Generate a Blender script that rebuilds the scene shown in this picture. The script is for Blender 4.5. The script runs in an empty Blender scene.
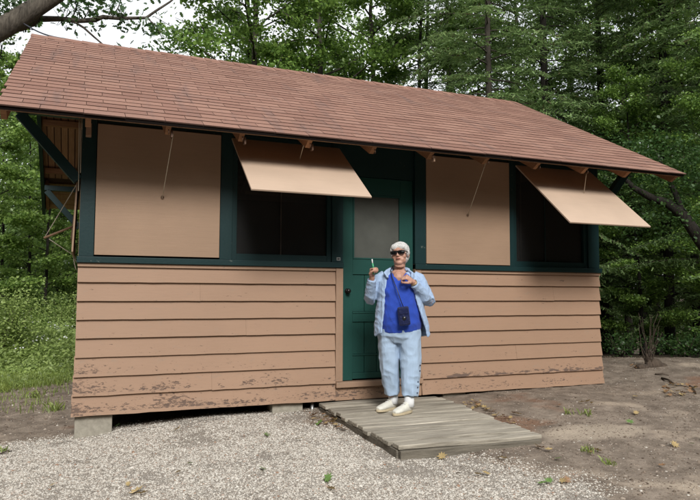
import bpy, bmesh, math, random
import numpy as np
from mathutils import Vector, Matrix, noise, Euler
sc = bpy.context.scene
COL = sc.collection
R = math.radians
rng = random.Random(7)

# ------------------------------------------------------------------ camera model
F, PITCH, ROLL, YAW = 649.55, .0657, .0045, .3909
CAM = Vector((.0357, -6.0827, 1.053))
_fw = Vector((math.sin(YAW)*math.cos(PITCH), math.cos(YAW)*math.cos(PITCH), math.sin(PITCH)))
_rt = Vector((math.cos(YAW), -math.sin(YAW), 0)); _up = _rt.cross(_fw)
CR = math.cos(ROLL)*_rt + math.sin(ROLL)*_up
CU = -math.sin(ROLL)*_rt + math.cos(ROLL)*_up
cd = bpy.data.cameras.new('camera'); cam = bpy.data.objects.new('camera', cd); COL.objects.link(cam)
cam.matrix_world = Matrix(((CR.x, CU.x, -_fw.x, CAM.x), (CR.y, CU.y, -_fw.y, CAM.y), (CR.z, CU.z, -_fw.z, CAM.z), (0, 0, 0, 1)))
cd.sensor_width = 36; cd.lens = F/700*36; cd.clip_end = 2000; cd.clip_start = .05
sc.camera = cam

def at(px, py, Y):
    d = _fw*F + CR*(px-350) - CU*(py-250)
    return CAM + d*((Y-CAM.y)/d.y)
def atd(px, py, dist):
    d = _fw*F + CR*(px-350) - CU*(py-250)
    return CAM + d*(dist/math.hypot(d.x, d.y))
def sm(a, b, x):
    t = min(1, max(0, (x-a)/(b-a))); return t*t*(3-2*t)
def nz(x, y, z=0.): return noise.noise(Vector((x, y, z)))

# ------------------------------------------------------------------ materials
class NT:
    def __init__(s, name):
        s.m = bpy.data.materials.new(name); s.m.use_nodes = True
        s.t = s.m.node_tree; s.n = s.t.nodes; s.b = s.n['Principled BSDF']; s.out = s.n['Material Output']
        s.b.inputs['Specular IOR Level'].default_value = .3
    def node(s, typ, **kw):
        n = s.n.new(typ)
        for k, v in kw.items(): setattr(n, k, v)
        return n
    def put(s, sock, v):
        if isinstance(v, bpy.types.NodeSocket): s.t.links.new(v, sock)
        else: sock.default_value = v
    def math(s, op, a, b=0., c=None, clamp=False):
        n = s.node('ShaderNodeMath', operation=op, use_clamp=clamp)
        s.put(n.inputs[0], a); s.put(n.inputs[1], b)
        if c is not None: s.put(n.inputs[2], c)
        return n.outputs[0]
    def coord(s, which='Object', scale=(1, 1, 1), off=(0, 0, 0)):
        c = s.node('ShaderNodeTexCoord'); m = s.node('ShaderNodeMapping')
        m.inputs['Scale'].default_value = scale; m.inputs['Location'].default_value = off
        s.t.links.new(c.outputs[which], m.inputs[0]); return m.outputs[0]
    def noise(s, vec, scale, detail=4., rough=.55, dist=0.):
        n = s.node('ShaderNodeTexNoise'); s.put(n.inputs['Vector'], vec)
        n.inputs['Scale'].default_value = scale; n.inputs['Detail'].default_value = detail
        n.inputs['Roughness'].default_value = rough; n.inputs['Distortion'].default_value = dist
        return n.outputs['Fac']
    def ramp(s, fac, stops):
        n = s.node('ShaderNodeValToRGB'); s.put(n.inputs[0], fac); e = n.color_ramp.elements
        while len(e) < len(stops): e.new(.5)
        for i, (p_, c) in enumerate(stops):
            e[i].position = p_; e[i].color = tuple(c)+(1,) if len(c) == 3 else c
        return n.outputs['Color']
    def fac(s, f, lo, hi):
        n = s.node('ShaderNodeMapRange', interpolation_type='SMOOTHSTEP'); s.put(n.inputs['Value'], f)
        n.inputs['From Min'].default_value = lo; n.inputs['From Max'].default_value = hi
        return n.outputs['Result']
    def mix(s, f, a, b):
        n = s.node('ShaderNodeMix', data_type='RGBA')
        s.put(n.inputs[0], f)
        s.put(n.inputs[6], a+(1,) if isinstance(a, tuple) else a); s.put(n.inputs[7], b+(1,) if isinstance(b, tuple) else b)
        return n.outputs[2]
    def scale(s, col, f):
        n = s.node('ShaderNodeMix', data_type='RGBA', blend_type='MULTIPLY'); n.inputs[0].default_value = 1
        s.put(n.inputs[6], col+(1,) if isinstance(col, tuple) else col)
        c = s.node('ShaderNodeCombineColor')
        for i in range(3): s.put(c.inputs[i], f)
        s.t.links.new(c.outputs[0], n.inputs[7]); return n.outputs[2]
    def island(s):
        return s.node('ShaderNodeNewGeometry').outputs['Random Per Island']
    def sep(s, vec):
        n = s.node('ShaderNodeSeparateXYZ'); s.put(n.inputs[0], vec); return n.outputs
    def bump(s, h, strength=.5, dist=.01):
        n = s.node('ShaderNodeBump'); n.inputs['Strength'].default_value = strength; n.inputs['Distance'].default_value = dist
        s.put(n.inputs['Height'], h); s.t.links.new(n.outputs[0], s.b.inputs['Normal']); return n
    def done(s, color=None, rough=.8, spec=None):
        if color is not None: s.put(s.b.inputs['Base Color'], color+(1,) if isinstance(color, tuple) else color)
        s.put(s.b.inputs['Roughness'], rough)
        if spec is not None: s.b.inputs['Specular IOR Level'].default_value = spec
        return s.m

def mat_paint(name, col, rough=.55, var=.12, wear=.0, wearcol=(.2, .15, .11), streak=(1, 1, 1)):
    t = NT(name); c = t.coord(scale=streak)
    n1 = t.noise(c, 3, 5); n2 = t.noise(c, 40, 4)
    f = t.math('ADD', t.math('MULTIPLY', n1, var*2), 1-var)
    f = t.math('ADD', f, t.math('MULTIPLY', t.math('SUBTRACT', n2, .5), var*1.2))
    cc = t.scale(col, f)
    if wear > 0:
        w = t.noise(c, 14, 8, .7); cc = t.mix(t.fac(w, .72-wear*.2, .75-wear*.2), cc, wearcol)
    t.bump(n2, .25, .004)
    return t.done(cc, rough)

def mat_siding():
    t = NT('paint_tan_clapboard'); c = t.coord(); xyz = t.sep(c)
    grain = t.noise(t.coord(scale=(2.2, 2.2, 45)), 2.2, 6, .65)
    big = t.noise(c, 1.1, 3); mid = t.noise(t.coord(scale=(2.5, 1, 6)), 3.2, 5, .6)
    base = t.scale((.318, .200, .132), t.math('ADD', .8, t.math('ADD', t.math('MULTIPLY', big, .22), t.math('MULTIPLY', grain, .16))))
    base = t.mix(t.fac(mid, .55, .75), base, (.295, .197, .136))
    # flaked patches: more of them on the lowest boards and along each board's lower edge
    fl = t.noise(t.coord(scale=(5, 5, 14)), 4.1, 10, .74, .3)
    patch = t.noise(t.coord(scale=(1.0, 1, 2.2), off=(3.1, 0, .9)), 1.5, 2)
    low = t.fac(xyz[2], .78, .02)
    tt = t.math('FRACT', t.math('DIVIDE', t.math('ADD', xyz[2], 1.6), .1625))
    edge = t.fac(tt, .75, .05)
    leftw = t.fac(xyz[0], 3.2, .2)
    w = t.math('MULTIPLY', low, t.math('ADD', t.math('MULTIPLY', edge, .11), t.math('MULTIPLY', t.fac(patch, .35, .68), .16)))
    w = t.math('MULTIPLY', w, t.math('ADD', .55, t.math('MULTIPLY', leftw, .5)))
    m_ = t.fac(t.math('ADD', fl, w), .672, .687)
    fine = t.noise(t.coord(scale=(4, 4, 34)), 6, 6, .7)
    m2 = t.math('MULTIPLY', t.fac(fine, .69, .73), t.fac(xyz[2], 1.4, .2))
    m_ = t.math('MAXIMUM', m_, t.math('MULTIPLY', m2, .8))
    rb = t.math('MULTIPLY', t.math('MULTIPLY', t.fac(xyz[2], .215, .185), t.fac(xyz[2], .150, .166)), t.fac(xyz[0], 3.3, 3.8)); m_ = t.math('MAXIMUM', m_, t.fac(t.math('ADD', t.noise(t.coord(scale=(3, 3, 12)), 2.6, 8, .7), t.math('MULTIPLY', rb, .17)), .66, .675))
    col = t.mix(m_, base, t.mix(grain, (.07, .045, .035), (.19, .13, .10)))
    t.bump(t.math('SUBTRACT', t.math('MULTIPLY', grain, .5), t.math('MULTIPLY', m_, .6)), .35, .004)
    return t.done(col, t.math('ADD', .6, t.math('MULTIPLY', m_, .3)))

def mat_ply(name='paint_tan_plywood', col0=(.31, .205, .136)):
    t = NT(name); c = t.coord()
    g = t.noise(t.coord(scale=(1.6, 30, 30)), 2.4, 7, .7); big = t.noise(c, 1.4, 4)
    base = t.scale(col0, t.math('ADD', .70, t.math('ADD', t.math('MULTIPLY', big, .40), t.math('MULTIPLY', g, .18))))
    sp = t.noise(t.coord(scale=(4, 24, 24)), 3, 9, .78)
    xyz = t.sep(c)
    col = t.mix(t.fac(t.math('ADD', sp, t.math('MULTIPLY', t.fac(xyz[2], 1.8, 1.37), .045)), .685, .72), base, (.20, .12, .08))
    t.bump(g, .35, .003)
    return t.done(col, .6)

def mat_shingle():
    t = NT('asphalt_shingle_red_brown'); r = t.island(); c = t.coord()
    col = t.ramp(r, [(0, (.215, .115, .086)), (.3, (.243, .132, .099)), (.62, (.262, .145, .108)), (.85, (.288, .163, .122)), (1, (.238, .136, .105))])
    big = t.noise(c, .8, 4); gr = t.noise(c, 260, 3, .8); st = t.noise(t.coord(scale=(6, 1, 1)), 1.2, 4)
    f = t.math('ADD', .72, t.math('ADD', t.math('MULTIPLY', big, .28), t.math('MULTIPLY', gr, .30)))
    col = t.scale(col, f)
    col = t.mix(t.fac(st, .52, .78), col, t.scale((.19, .118, .098), f))
    t.bump(gr, .6, .004)
    return t.done(col, .92, .2)

def mat_wood(name, dark, light, ax=(3, 40, 40), rough=.85, bump=.4):
    t = NT(name); oi = t.node('ShaderNodeObjectInfo').outputs['Random']; off = t.node('ShaderNodeVectorMath', operation='ADD'); t.put(off.inputs[0], t.coord(scale=ax)); cx_ = t.node('ShaderNodeCombineXYZ'); t.put(cx_.inputs[0], t.math('MULTIPLY', oi, 30.)); t.put(off.inputs[1], cx_.outputs[0]); g = t.noise(off.outputs[0], 1.5, 8, .68, .2); r = t.math('FRACT', t.math('ADD', t.island(), oi)); big = t.noise(t.coord(), 2.3, 4)
    col = t.ramp(g, [(.25, dark), (.72, light)])
    f = t.math('ADD', .62, t.math('ADD', t.math('MULTIPLY', r, .36), t.math('MULTIPLY', big, .38)))
    t.bump(g, bump, .006)
    return t.done(t.scale(col, f), rough)

def mat_leaf(name, dark, light, rough=.42, trans=.42, extra=None):
    t = NT(name); r = t.island()
    st = [(0, dark), (.75, light)]
    if extra: st += [(.965, light), (.985, extra)]
    col = t.ramp(r, st); big = t.noise(t.coord(), .9, 3)
    col = t.scale(col, t.math('ADD', .6, t.math('MULTIPLY', big, .8)))
    t.done(col, rough, .45)
    tr = t.node('ShaderNodeBsdfTranslucent'); mx = t.node('ShaderNodeMixShader'); mx.inputs[0].default_value = trans
    t.put(tr.inputs[0], col)
    t.t.links.new(t.b.outputs[0], mx.inputs[1]); t.t.links.new(tr.outputs[0], mx.inputs[2]); t.t.links.new(mx.outputs[0], t.out.inputs[0])
    return t.m

def mat_bark(name, dark, light):
    t = NT(name); g = t.noise(t.coord(scale=(9, 9, 1.6)), 3, 7, .7, .3); l = t.noise(t.coord(), 1.7, 3)
    col = t.ramp(g, [(.3, dark), (.7, light)])
    t.bump(g, .9, .03)
    return t.done(t.scale(col, t.math('ADD', .6, t.math('MULTIPLY', l, .8))), .95)

def mat_cloth(name, col, rough=.85, stripes=False, wr=9, var=.12, bs=.5):
    t = NT(name); c = t.coord(); w = t.noise(t.coord(scale=(1.3, 1.3, .8)), wr, 3, .5, .8); fi = t.noise(c, 120, 3, .7)
    f = t.math('ADD', 1-var, t.math('ADD', t.math('MULTIPLY', w, var), t.math('MULTIPLY', fi, var)))
    cc = t.scale(col, f)
    if stripes:
        x = t.sep(c)[0]; s_ = t.math('SINE', t.math('MULTIPLY', x, 700)); cc = t.mix(t.math('MULTIPLY', t.fac(s_, .2, 1), .22), cc, (.5, .58, .7))
    t.bump(w, bs, .03)
    t.b.inputs['Sheen Weight'].default_value = .15
    return t.done(cc, rough, .15)

def mat_plain(name, col, rough=.5, metal=0., spec=.5, var=.1):
    t = NT(name); f = t.math('ADD', 1-var, t.math('MULTIPLY', t.noise(t.coord(), 25, 4), var*2))
    t.b.inputs['Metallic'].default_value = metal
    return t.done(t.scale(col, f), rough, spec)

def mat_skin():
    t = NT('skin'); n = t.noise(t.coord(), 30, 4); b = t.noise(t.coord(), 9, 2)
    col = t.ramp(t.math('ADD', t.math('MULTIPLY', n, .5), t.math('MULTIPLY', b, .5)), [(.35, (.38, .20, .14)), (.65, (.52, .30, .22))])
    t.b.inputs['Subsurface Weight'].default_value = .12; t.b.inputs['Subsurface Radius'].default_value = (.6, .25, .15); t.b.inputs['Subsurface Scale'].default_value = .02
    t.bump(n, .2, .003)
    return t.done(col, .5, .4)

def mat_ground():
    t = NT('dirt_gravel_and_forest_floor'); c = t.coord()
    at_ = t.node('ShaderNodeAttribute'); at_.attribute_name = 'zone'; a = t.node('ShaderNodeSeparateColor')
    t.t.links.new(at_.outputs['Color'], a.inputs[0]); G, Gr, Fo = a.outputs[0], a.outputs[1], a.outputs[2]
    n1 = t.noise(c, 1.1, 6, .6); n2 = t.noise(c, 6, 6, .65); n3 = t.noise(c, 60, 5, .75); n4 = t.noise(c, 22, 5, .7)
    dirt = t.ramp(n2, [(.3, (.115, .09, .07)), (.5, (.195, .156, .122)), (.7, (.285, .232, .183))])
    dirt = t.mix(t.fac(n1, .55, .72), dirt, (.39, .315, .24))
    rust = t.noise(t.coord(off=(7.3, 2.2, 0)), .9, 3); dirt = t.mix(t.math('MULTIPLY', t.fac(rust, .60, .72), .7), dirt, (.20, .105, .065))
    al = at_.outputs['Alpha']; dirt = t.mix(t.math('MULTIPLY', t.fac(al, .55, 1), .8), dirt, (.37, .305, .235)); dirt = t.mix(t.math('MULTIPLY', t.fac(al, .45, 0), .75), dirt, (.19, .105, .065))
    n5 = t.noise(t.coord(off=(3, 1, 0)), 2.6, 7, .7); dirt = t.scale(dirt, t.math('ADD', .32, t.math('ADD', t.math('MULTIPLY', n3, .85), t.math('MULTIPLY', n5, .7))))
    vo = t.node('ShaderNodeTexVoronoi'); t.put(vo.inputs['Vector'], c); vo.inputs['Scale'].default_value = 110
    sc_ = t.node('ShaderNodeSeparateColor'); t.t.links.new(vo.outputs['Color'], sc_.inputs[0])
    st = t.ramp(sc_.outputs[0], [(0, (.28, .235, .19)), (.3, (.36, .31, .26)), (.65, (.42, .375, .32)), (1, (.50, .46, .40))])
    st = t.scale(st, t.math('ADD', .5, t.math('MULTIPLY', n3, .9)))
    pat = t.noise(t.coord(off=(1, 5, 0)), 1.6, 6, .65)
    gm = t.fac(t.math('ADD', G, t.math('MULTIPLY', t.math('SUBTRACT', pat, .5), 1.1)), .38, .58)
    gm2 = t.math('MULTIPLY', gm, t.fac(n4, .28, .42))
    col = t.mix(gm2, dirt, st)
    grass = t.ramp(n4, [(.3, (.035, .05, .02)), (.7, (.09, .13, .045))])
    col = t.mix(t.fac(t.math('ADD', Gr, t.math('MULTIPLY', t.math('SUBTRACT', n2, .5), .8)), .4, .6), col, grass)
    litter = t.ramp(n4, [(.3, (.03, .024, .016)), (.7, (.085, .06, .04))])
    col = t.mix(Fo, col, litter)
    h = t.math('ADD', t.math('MULTIPLY', n3, .5), t.math('ADD', t.math('MULTIPLY', n4, .8), t.math('MULTIPLY', t.math('MULTIPLY', gm, t.fac(vo.outputs['Distance'], .7, .1)), .8)))
    t.bump(h, .8, .02)
    return t.done(col, .95, .15)

M = {}
M['siding'] = mat_siding(); M['ply'] = mat_ply(); M['ply_skylit'] = mat_ply('paint_tan_skylit', (.50, .37, .275)); M['shingle'] = mat_shingle(); M['ground'] = mat_ground(); M['skin'] = mat_skin()  # second, lighter plywood: overhead light on the raised shutters put into their colour
M['green_dark'] = mat_paint('paint_blue_green_dark', (.005, .024, .025), .5, .2, .3, (.07, .09, .08))
M['door'] = mat_paint('paint_green_door', (.009, .053, .043), .5, .14, .0)
M['tan'] = mat_paint('paint_tan_trim', (.30, .192, .128), .6, .15, .45)
M['rafter'] = mat_wood('rafter_wood_tan', (.20, .10, .05), (.36, .19, .10))
M['soffit'] = mat_wood('soffit_boards_tan', (.26, .14, .075), (.42, .25, .15), ax=(40, 3, 3))
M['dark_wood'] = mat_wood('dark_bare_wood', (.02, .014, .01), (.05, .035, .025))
M['shingle_edge'] = mat_plain('shingle_cut_edge', (.095, .056, .044), .95, var=.2, spec=.1)
M['black_edge'] = mat_plain('tarred_edge', (.012, .009, .008), .9, spec=.1)
M['deck'] = mat_wood('weathered_grey_planks', (.085, .070, .052), (.50, .45, .365), ax=(1.5, 34, 34), bump=1.)
M['deck_edge'] = mat_wood('weathered_edge_board', (.07, .06, .045), (.24, .21, .165), ax=(2, 30, 30), bump=.8)
M['concrete'] = mat_wood('concrete_block', (.20, .18, .145), (.36, .33, .27), ax=(12, 12, 12))
M['stick'] = mat_wood('bare_stick', (.26, .15, .09), (.42, .27, .17), ax=(20, 20, 20))
M['rope'] = mat_plain('pale_cord', (.50, .44, .34), .9)
M['metal'] = mat_plain('grey_steel', (.45, .45, .44), .4, .8)
M['hook'] = mat_plain('rusty_hook', (.10, .055, .035), .6, .5)
M['black'] = mat_plain('black_plastic', (.012, .012, .014), .3)
M['knob'] = mat_plain('black_knob', (.015, .013, .012), .3, .6)
M['wire'] = mat_plain('black_cable_sheath', (.03, .03, .045), .5)
M['leaf_maple'] = mat_leaf('leaf_broad_green', (.085, .165, .035), (.245, .38, .08), extra=(.16, .21, .045))
M['leaf_light'] = mat_leaf('leaf_light_green', (.13, .23, .05), (.29, .42, .10))
M['leaf_oak'] = mat_leaf('leaf_oak', (.03, .075, .02), (.07, .14, .035))
M['needle'] = mat_leaf('needle_green', (.08, .145, .05), (.215, .31, .11), trans=.35, extra=(.14, .11, .05))
M['needle_pale'] = mat_leaf('needle_pale_green', (.11, .19, .065), (.26, .37, .14), trans=.35, extra=(.15, .12, .06))
M['wood_far'] = mat_leaf('leaf_far_wood', (.08, .15, .04), (.22, .33, .09))
M['weed'] = mat_leaf('weed_leaf', (.15, .22, .05), (.36, .46, .14))
M['grass'] = mat_leaf('grass_blade', (.14, .19, .045), (.32, .40, .10))
M['flower'] = mat_leaf('white_petal', (.6, .62, .58), (.8, .8, .78), trans=.2)
M['bark'] = mat_bark('bark_grey_brown', (.03, .025, .020), (.10, .085, .068))
M['bark_dark'] = mat_bark('bark_dark', (.010, .009, .007), (.034, .028, .022))
M['bark_oak'] = mat_bark('bark_oak', (.035, .029, .023), (.15, .128, .10))
M['twig'] = mat_bark('dead_stem', (.04, .03, .022), (.13, .095, .07))
M['leaf_yellow'] = mat_leaf('fallen_leaf_yellow', (.28, .19, .08), (.42, .31, .14), trans=.15)
M['leaf_brown'] = mat_leaf('fallen_leaf_brown', (.14, .075, .04), (.28, .16, .08), trans=.1)
M['leaf_green'] = mat_leaf('fallen_leaf_green', (.07, .14, .03), (.14, .24, .06), trans=.15)
M['stone'] = None
def mat_stone():
    t = NT('gravel_stone'); r = t.island()
    col = t.ramp(r, [(0, (.20, .165, .13)), (.10, (.31, .27, .225)), (.35, (.46, .42, .362)), (.7, (.52, .48, .42)), (.93, (.60, .565, .505)), (.985, (.28, .17, .115))])
    n = t.noise(t.coord(), 120, 3); return t.done(t.scale(col, t.math('ADD', .7, t.math('MULTIPLY', n, .6))), .85, .25)
M['stone'] = mat_stone()
t = NT('dirt_clod'); M['clod'] = t.done(t.ramp(t.island(), [(0, (.07, .05, .037)), (.55, (.19, .145, .11)), (.85, (.29, .235, .185)), (.95, (.36, .31, .26)), (1, (.55, .52, .46))]), .95, .15)
def mat_screen(name, col, k=260, rough=.7, alpha=.85):
    t = NT(name); x = t.sep(t.coord()); a = t.math('SINE', t.math('MULTIPLY', x[0], k)); b = t.math('SINE', t.math('MULTIPLY', x[2], k))
    f = t.math('ADD', .85, t.math('MULTIPLY', t.math('ADD', a, b), .1)); n = t.noise(t.coord(), 5, 4)
    t.b.inputs['Alpha'].default_value = alpha
    return t.done(t.scale(col, t.math('MULTIPLY', f, t.math('ADD', .6, t.math('MULTIPLY', n, .8)))), rough, .4)
M['screen'] = mat_screen('insect_screen_dark', (.012, .012, .011), k=1900, alpha=.62)
M['screen_door'] = mat_screen('screen_grey', (.075, .078, .066), k=1300, alpha=1.)
M['shirt'] = mat_cloth('chambray_shirt', (.30, .40, .56), stripes=True, wr=11)
M['tee'] = mat_cloth('royal_blue_top', (.025, .065, .38), wr=8, bs=.35)
M['pants'] = mat_cloth('pale_blue_pants', (.34, .44, .57), wr=6, bs=.5)
M['hair'] = None
t = NT('white_hair'); g = t.noise(t.coord(scale=(60, 60, 12)), 2, 4, .7); t.bump(g, .8, .012)
M['hair'] = t.done(t.ramp(g, [(.3, (.40, .39, .37)), (.68, (.80, .79, .77))]), .6, .3)
M['shoe'] = mat_plain('white_leather_shoe', (.60, .58, .51), .6, var=.2); M['sole'] = mat_plain('shoe_sole', (.46, .38, .25), .8)
M['sock'] = mat_plain('white_sock', (.66, .66, .66), .9)
M['lens'] = mat_plain('dark_lens', (.004, .004, .005), .08, spec=.8); M['lip'] = mat_plain('lip', (.34, .11, .09), .5)
M['pen'] = mat_plain('green_plastic', (.05, .30, .14), .35); M['white'] = mat_plain('white_plastic', (.8, .8, .8), .4)
M['pouch'] = mat_cloth('navy_pouch', (.008, .012, .05), .5, wr=20); M['button'] = mat_plain('dark_button', (.02, .025, .05), .4)
M['gold'] = mat_plain('watch_band', (.45, .36, .18), .35, .7)

# ------------------------------------------------------------------ mesh helpers
def tag(o, label=None, cat=None, group=None, kind=None):
    if label: o['label'] = label
    if cat: o['category'] = cat
    if group: o['group'] = group
    if kind: o['kind'] = kind
    return o
def empty(name, loc=(0, 0, 0), rz=0.):
    o = bpy.data.objects.new(name, None); o.location = loc; o.rotation_euler = (0, 0, rz); o.empty_display_size = .1
    COL.objects.link(o); return o
def link_mesh(name, me, mats, parent=None, loc=None):
    if not isinstance(mats, (list, tuple)): mats = [mats]
    if not me.materials:
        for m in mats: me.materials.append(m)
    o = bpy.data.objects.new(name, me); COL.objects.link(o)
    if parent: o.parent = parent
    if loc is not None: o.location = loc
    return o
class MB:
    def __init__(s): s.v = []; s.f = []; s.mi = []; s.cur = 0; s.sm = []; s.smooth = False
    def add(s, vs, fs):
        b = len(s.v); s.v += [tuple(v) for v in vs]; s.f += [tuple(b+i for i in f) for f in fs]
        s.mi += [s.cur]*len(fs); s.sm += [s.smooth]*len(fs); return s
    def box(s, x0, x1, y0, y1, z0, z1, j=0.):
        vs = [(x, y, z) for z in (z0, z1) for y in (y0, y1) for x in (x0, x1)]
        if j: vs = [tuple(c+rng.uniform(-j, j) for c in v) for v in vs]
        return s.add(vs, [(0, 2, 3, 1), (4, 5, 7, 6), (0, 1, 5, 4), (2, 6, 7, 3), (0, 4, 6, 2), (1, 3, 7, 5)])
    def bar(s, a, b, w, h, side=(0, 1, 0)):
        a, b = Vector(a), Vector(b); t = (b-a).normalized(); sd = Vector(side); sd = (sd-t*sd.dot(t)).normalized(); up = t.cross(sd)
        vs = [p_+sd*(w/2*i)+up*(h/2*k) for p_ in (a, b) for k in (-1, 1) for i in (-1, 1)]
        return s.add(vs, [(0, 1, 3, 2), (4, 6, 7, 5), (0, 4, 5, 1), (2, 3, 7, 6), (0, 2, 6, 4), (1, 5, 7, 3)])
    def tube(s, pts, rad, n=8, ratio=1., cap=True, side=None):
        pts = [Vector(p_) for p_ in pts]; N = len(pts)
        if not isinstance(rad, (list, tuple)): rad = [rad]*N
        vs = []; ref = Vector(side) if side else None
        for i, p_ in enumerate(pts):
            t = (pts[min(i+1, N-1)]-pts[max(i-1, 0)]).normalized()
            if ref is None: ref = t.orthogonal()
            sd = (ref-t*ref.dot(t)); sd = sd.normalized() if sd.length > 1e-6 else t.orthogonal().normalized(); ref = sd; up = t.cross(sd)
            r = rad[i]; ra, rb = (r, r*ratio) if not isinstance(r, tuple) else r
            for k in range(n):
                a = 2*math.pi*k/n; vs.append(p_+sd*(math.cos(a)*ra)+up*(math.sin(a)*rb))
        fs = [(i*n+k, i*n+(k+1) % n, (i+1)*n+(k+1) % n, (i+1)*n+k) for i in range(N-1) for k in range(n)]
        if cap: fs += [tuple(range(n))[::-1], tuple((N-1)*n+k for k in range(n))]
        return s.add(vs, fs)
    def blob(s, c, r, rot=None, n=10):
        vs = []; fs = []; m = n//2+1; c = Vector(c)
        if not isinstance(r, (tuple, list)): r = (r, r, r)
        Rm = Euler(rot).to_matrix() if rot else None
        def P(v):
            if Rm: v = Rm @ v
            return c+v
        vs.append(P(Vector((0, 0, -r[2]))))
        for i in range(1, m):
            a = -math.pi/2+math.pi*i/m
            for k in range(n):
                b = 2*math.pi*k/n; vs.append(P(Vector((r[0]*math.cos(a)*math.cos(b), r[1]*math.cos(a)*math.sin(b), r[2]*math.sin(a)))))
        vs.append(P(Vector((0, 0, r[2])))); L = len(vs)-1
        for k in range(n):
            fs.append((0, 1+(k+1) % n, 1+k)); fs.append((L, L-n+k, L-n+(k+1) % n))
            for i in range(m-2): a = 1+i*n; fs.append((a+k, a+(k+1) % n, a+n+(k+1) % n, a+n+k))
        return s.add(vs, fs)
    def mesh(s, name):
        me = bpy.data.meshes.new(name); me.from_pydata(s.v, [], s.f); me.update()
        me.polygons.foreach_set('material_index', s.mi); me.polygons.foreach_set('use_smooth', s.sm); return me
    def build(s, name, mats, parent=None, loc=None, bevel=0.):
        o = link_mesh(name, s.mesh(name), mats, parent, loc)
        if bevel:
            b = o.modifiers.new('bevel', 'BEVEL'); b.width = bevel; b.segments = 2; b.limit_method = 'ANGLE'
        return o

def np_mesh(name, verts, loops_per, nf, mats, fmat=None, smooth=False):
    """verts (nf*loops_per,3): each face has its own vertices"""
    me = bpy.data.meshes.new(name); nv = nf*loops_per
    me.vertices.add(nv); me.vertices.foreach_set('co', verts.astype(np.float32).ravel())
    me.loops.add(nv); me.loops.foreach_set('vertex_index', np.arange(nv, dtype=np.int32))
    me.polygons.add(nf); me.polygons.foreach_set('loop_start', np.arange(0, nv, loops_per, dtype=np.int32))
    if fmat is not None: me.polygons.foreach_set('material_index', fmat.astype(np.int32))
    me.update(calc_edges=True)
    for m in mats: me.materials.append(m)
    return me
LEAF4 = np.array([(0, -.5, 0), (.34, .02, .05), (0, .55, 0), (-.34, -.02, .05)])
LEAF6 = np.array([(0, -.5, 0), (.36, -.18, .05), (.27, .25, .06), (0, .56, -.02), (-.28, .22, .06), (-.36, -.2, .05)])
OAK = np.array([(0, -.55, 0), (.10, -.3, .02), (.27, -.26, .05), (.14, -.05, .02), (.34, .1, .06), (.16, .2, .02), (.22, .42, .03), (0, .58, 0),
                (-.22, .42, .03), (-.16, .2, .02), (-.34, .1, .06), (-.14, -.05, .02), (-.27, -.26, .05), (-.10, -.3, .02)])
NEED = np.array([(-.5, -.5, 0), (.5, -.5, 0), (.35, .5, 0), (-.35, .5, 0)])
def leaves(C, N, S, shape, nr, dirs=None, aspect=1.):
    """leaf faces at C with normals N, size S; dirs = length direction"""
    n = len(C); N = N/np.linalg.norm(N, axis=1, keepdims=True)
    D = nr.normal(size=(n, 3)) if dirs is None else dirs
    D = D-N*(D*N).sum(1, keepdims=True); D /= np.linalg.norm(D, axis=1, keepdims=True)+1e-9; X = np.cross(D, N)
    s = S[:, None, None] if np.ndim(S) else S
    sh = shape[None]*s
    V = C[:, None]+X[:, None]*(sh[..., :1]*aspect)+D[:, None]*sh[..., 1:2]+N[:, None]*sh[..., 2:3]
    return V.reshape(-1, 3)
def children_of(o): return [c for c in bpy.data.objects if c.parent == o]
def copy_thing(root, loc, rz=0., s=1.):
    kids = children_of(root)
    r = root.copy(); COL.objects.link(r); r.location = loc; r.rotation_euler = (0, 0, rz); r.scale = (s, s, s) if not isinstance(s, tuple) else s
    for k in kids:
        c = k.copy(); COL.objects.link(c); c.parent = r
    return r

# ------------------------------------------------------------------ ground
GX = [(-40, -1.2), (-12, -.55), (-3, -.36), (0, -.2), (1.2, -.10), (2, -.078), (3.5, -.045), (5.8, .0), (7.5, .09), (12, .12), (60, .2)]
def interp(T, x):
    if x <= T[0][0]: return T[0][1]
    for (a, b), (c, d) in zip(T, T[1:]):
        if x <= c: return b+(d-b)*(x-a)/(c-a)
    return T[-1][1]
def gz(x, y, fine=True):
    z = interp(GX, x)+.02*max(-8, min(y, 5))
    dep = (x-CAM.x)*_fw.x+(y-CAM.y)*_fw.y
    z -= sm(4.5, 7.5, x)*max(0, min(dep-9.6, 30))*.10
    z += (1-sm(-1, 2, x))*sm(5, 9, y)*.15
    if y > 30: z += min((y-30), 200)*.03
    far = sm(12, 60, math.hypot(x, y))
    z += nz(x*.07, y*.07)*1.5*far
    under = (-.15 < x < 5.9 and -.05 < y < 4.7)
    if fine:
        z += .025*nz(x*.8, y*.8)+.012*nz(x*3, y*3)*(0 if under else 1)
        if not under: z += (.006+.007*sm(2.8, 4, x))*nz(x*9, y*9)+.003*nz(x*27, y*27)
    if 2.24 < x < 3.36 and -1.85 < y < -.1: z = min(z, -.125)
    return z
def gravel(x, y):
    a = sm(.35, -.15, y-.12*min(0, x)*0)           # only in front of the wall line
    if x < 0: a = sm(.30, -.10, y+.0-.35*x*-1*0.4)
    b = sm(2.95, 2.15, x+.3*(y+2)+.4*nz(x*1.3, y*1.3))
    c = 1.
    if x > 2.3: b *= sm(-1.6, -1.95, y)
    c = sm(-5.6, -4.4, y)*sm(-4.5, -3.2, x)
    return max(0., min(1., a*b*c))
def grid_axis(lo, hi, d, far, grow=1.13):
    a = list(np.arange(lo, hi, d)); s = d; x = a[-1]
    while x < far: s *= grow; x += s; a.append(x)
    s = d; x = lo; b = []
    while x > -far: s *= grow; x -= s; b.append(x)
    return b[::-1]+a
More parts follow.
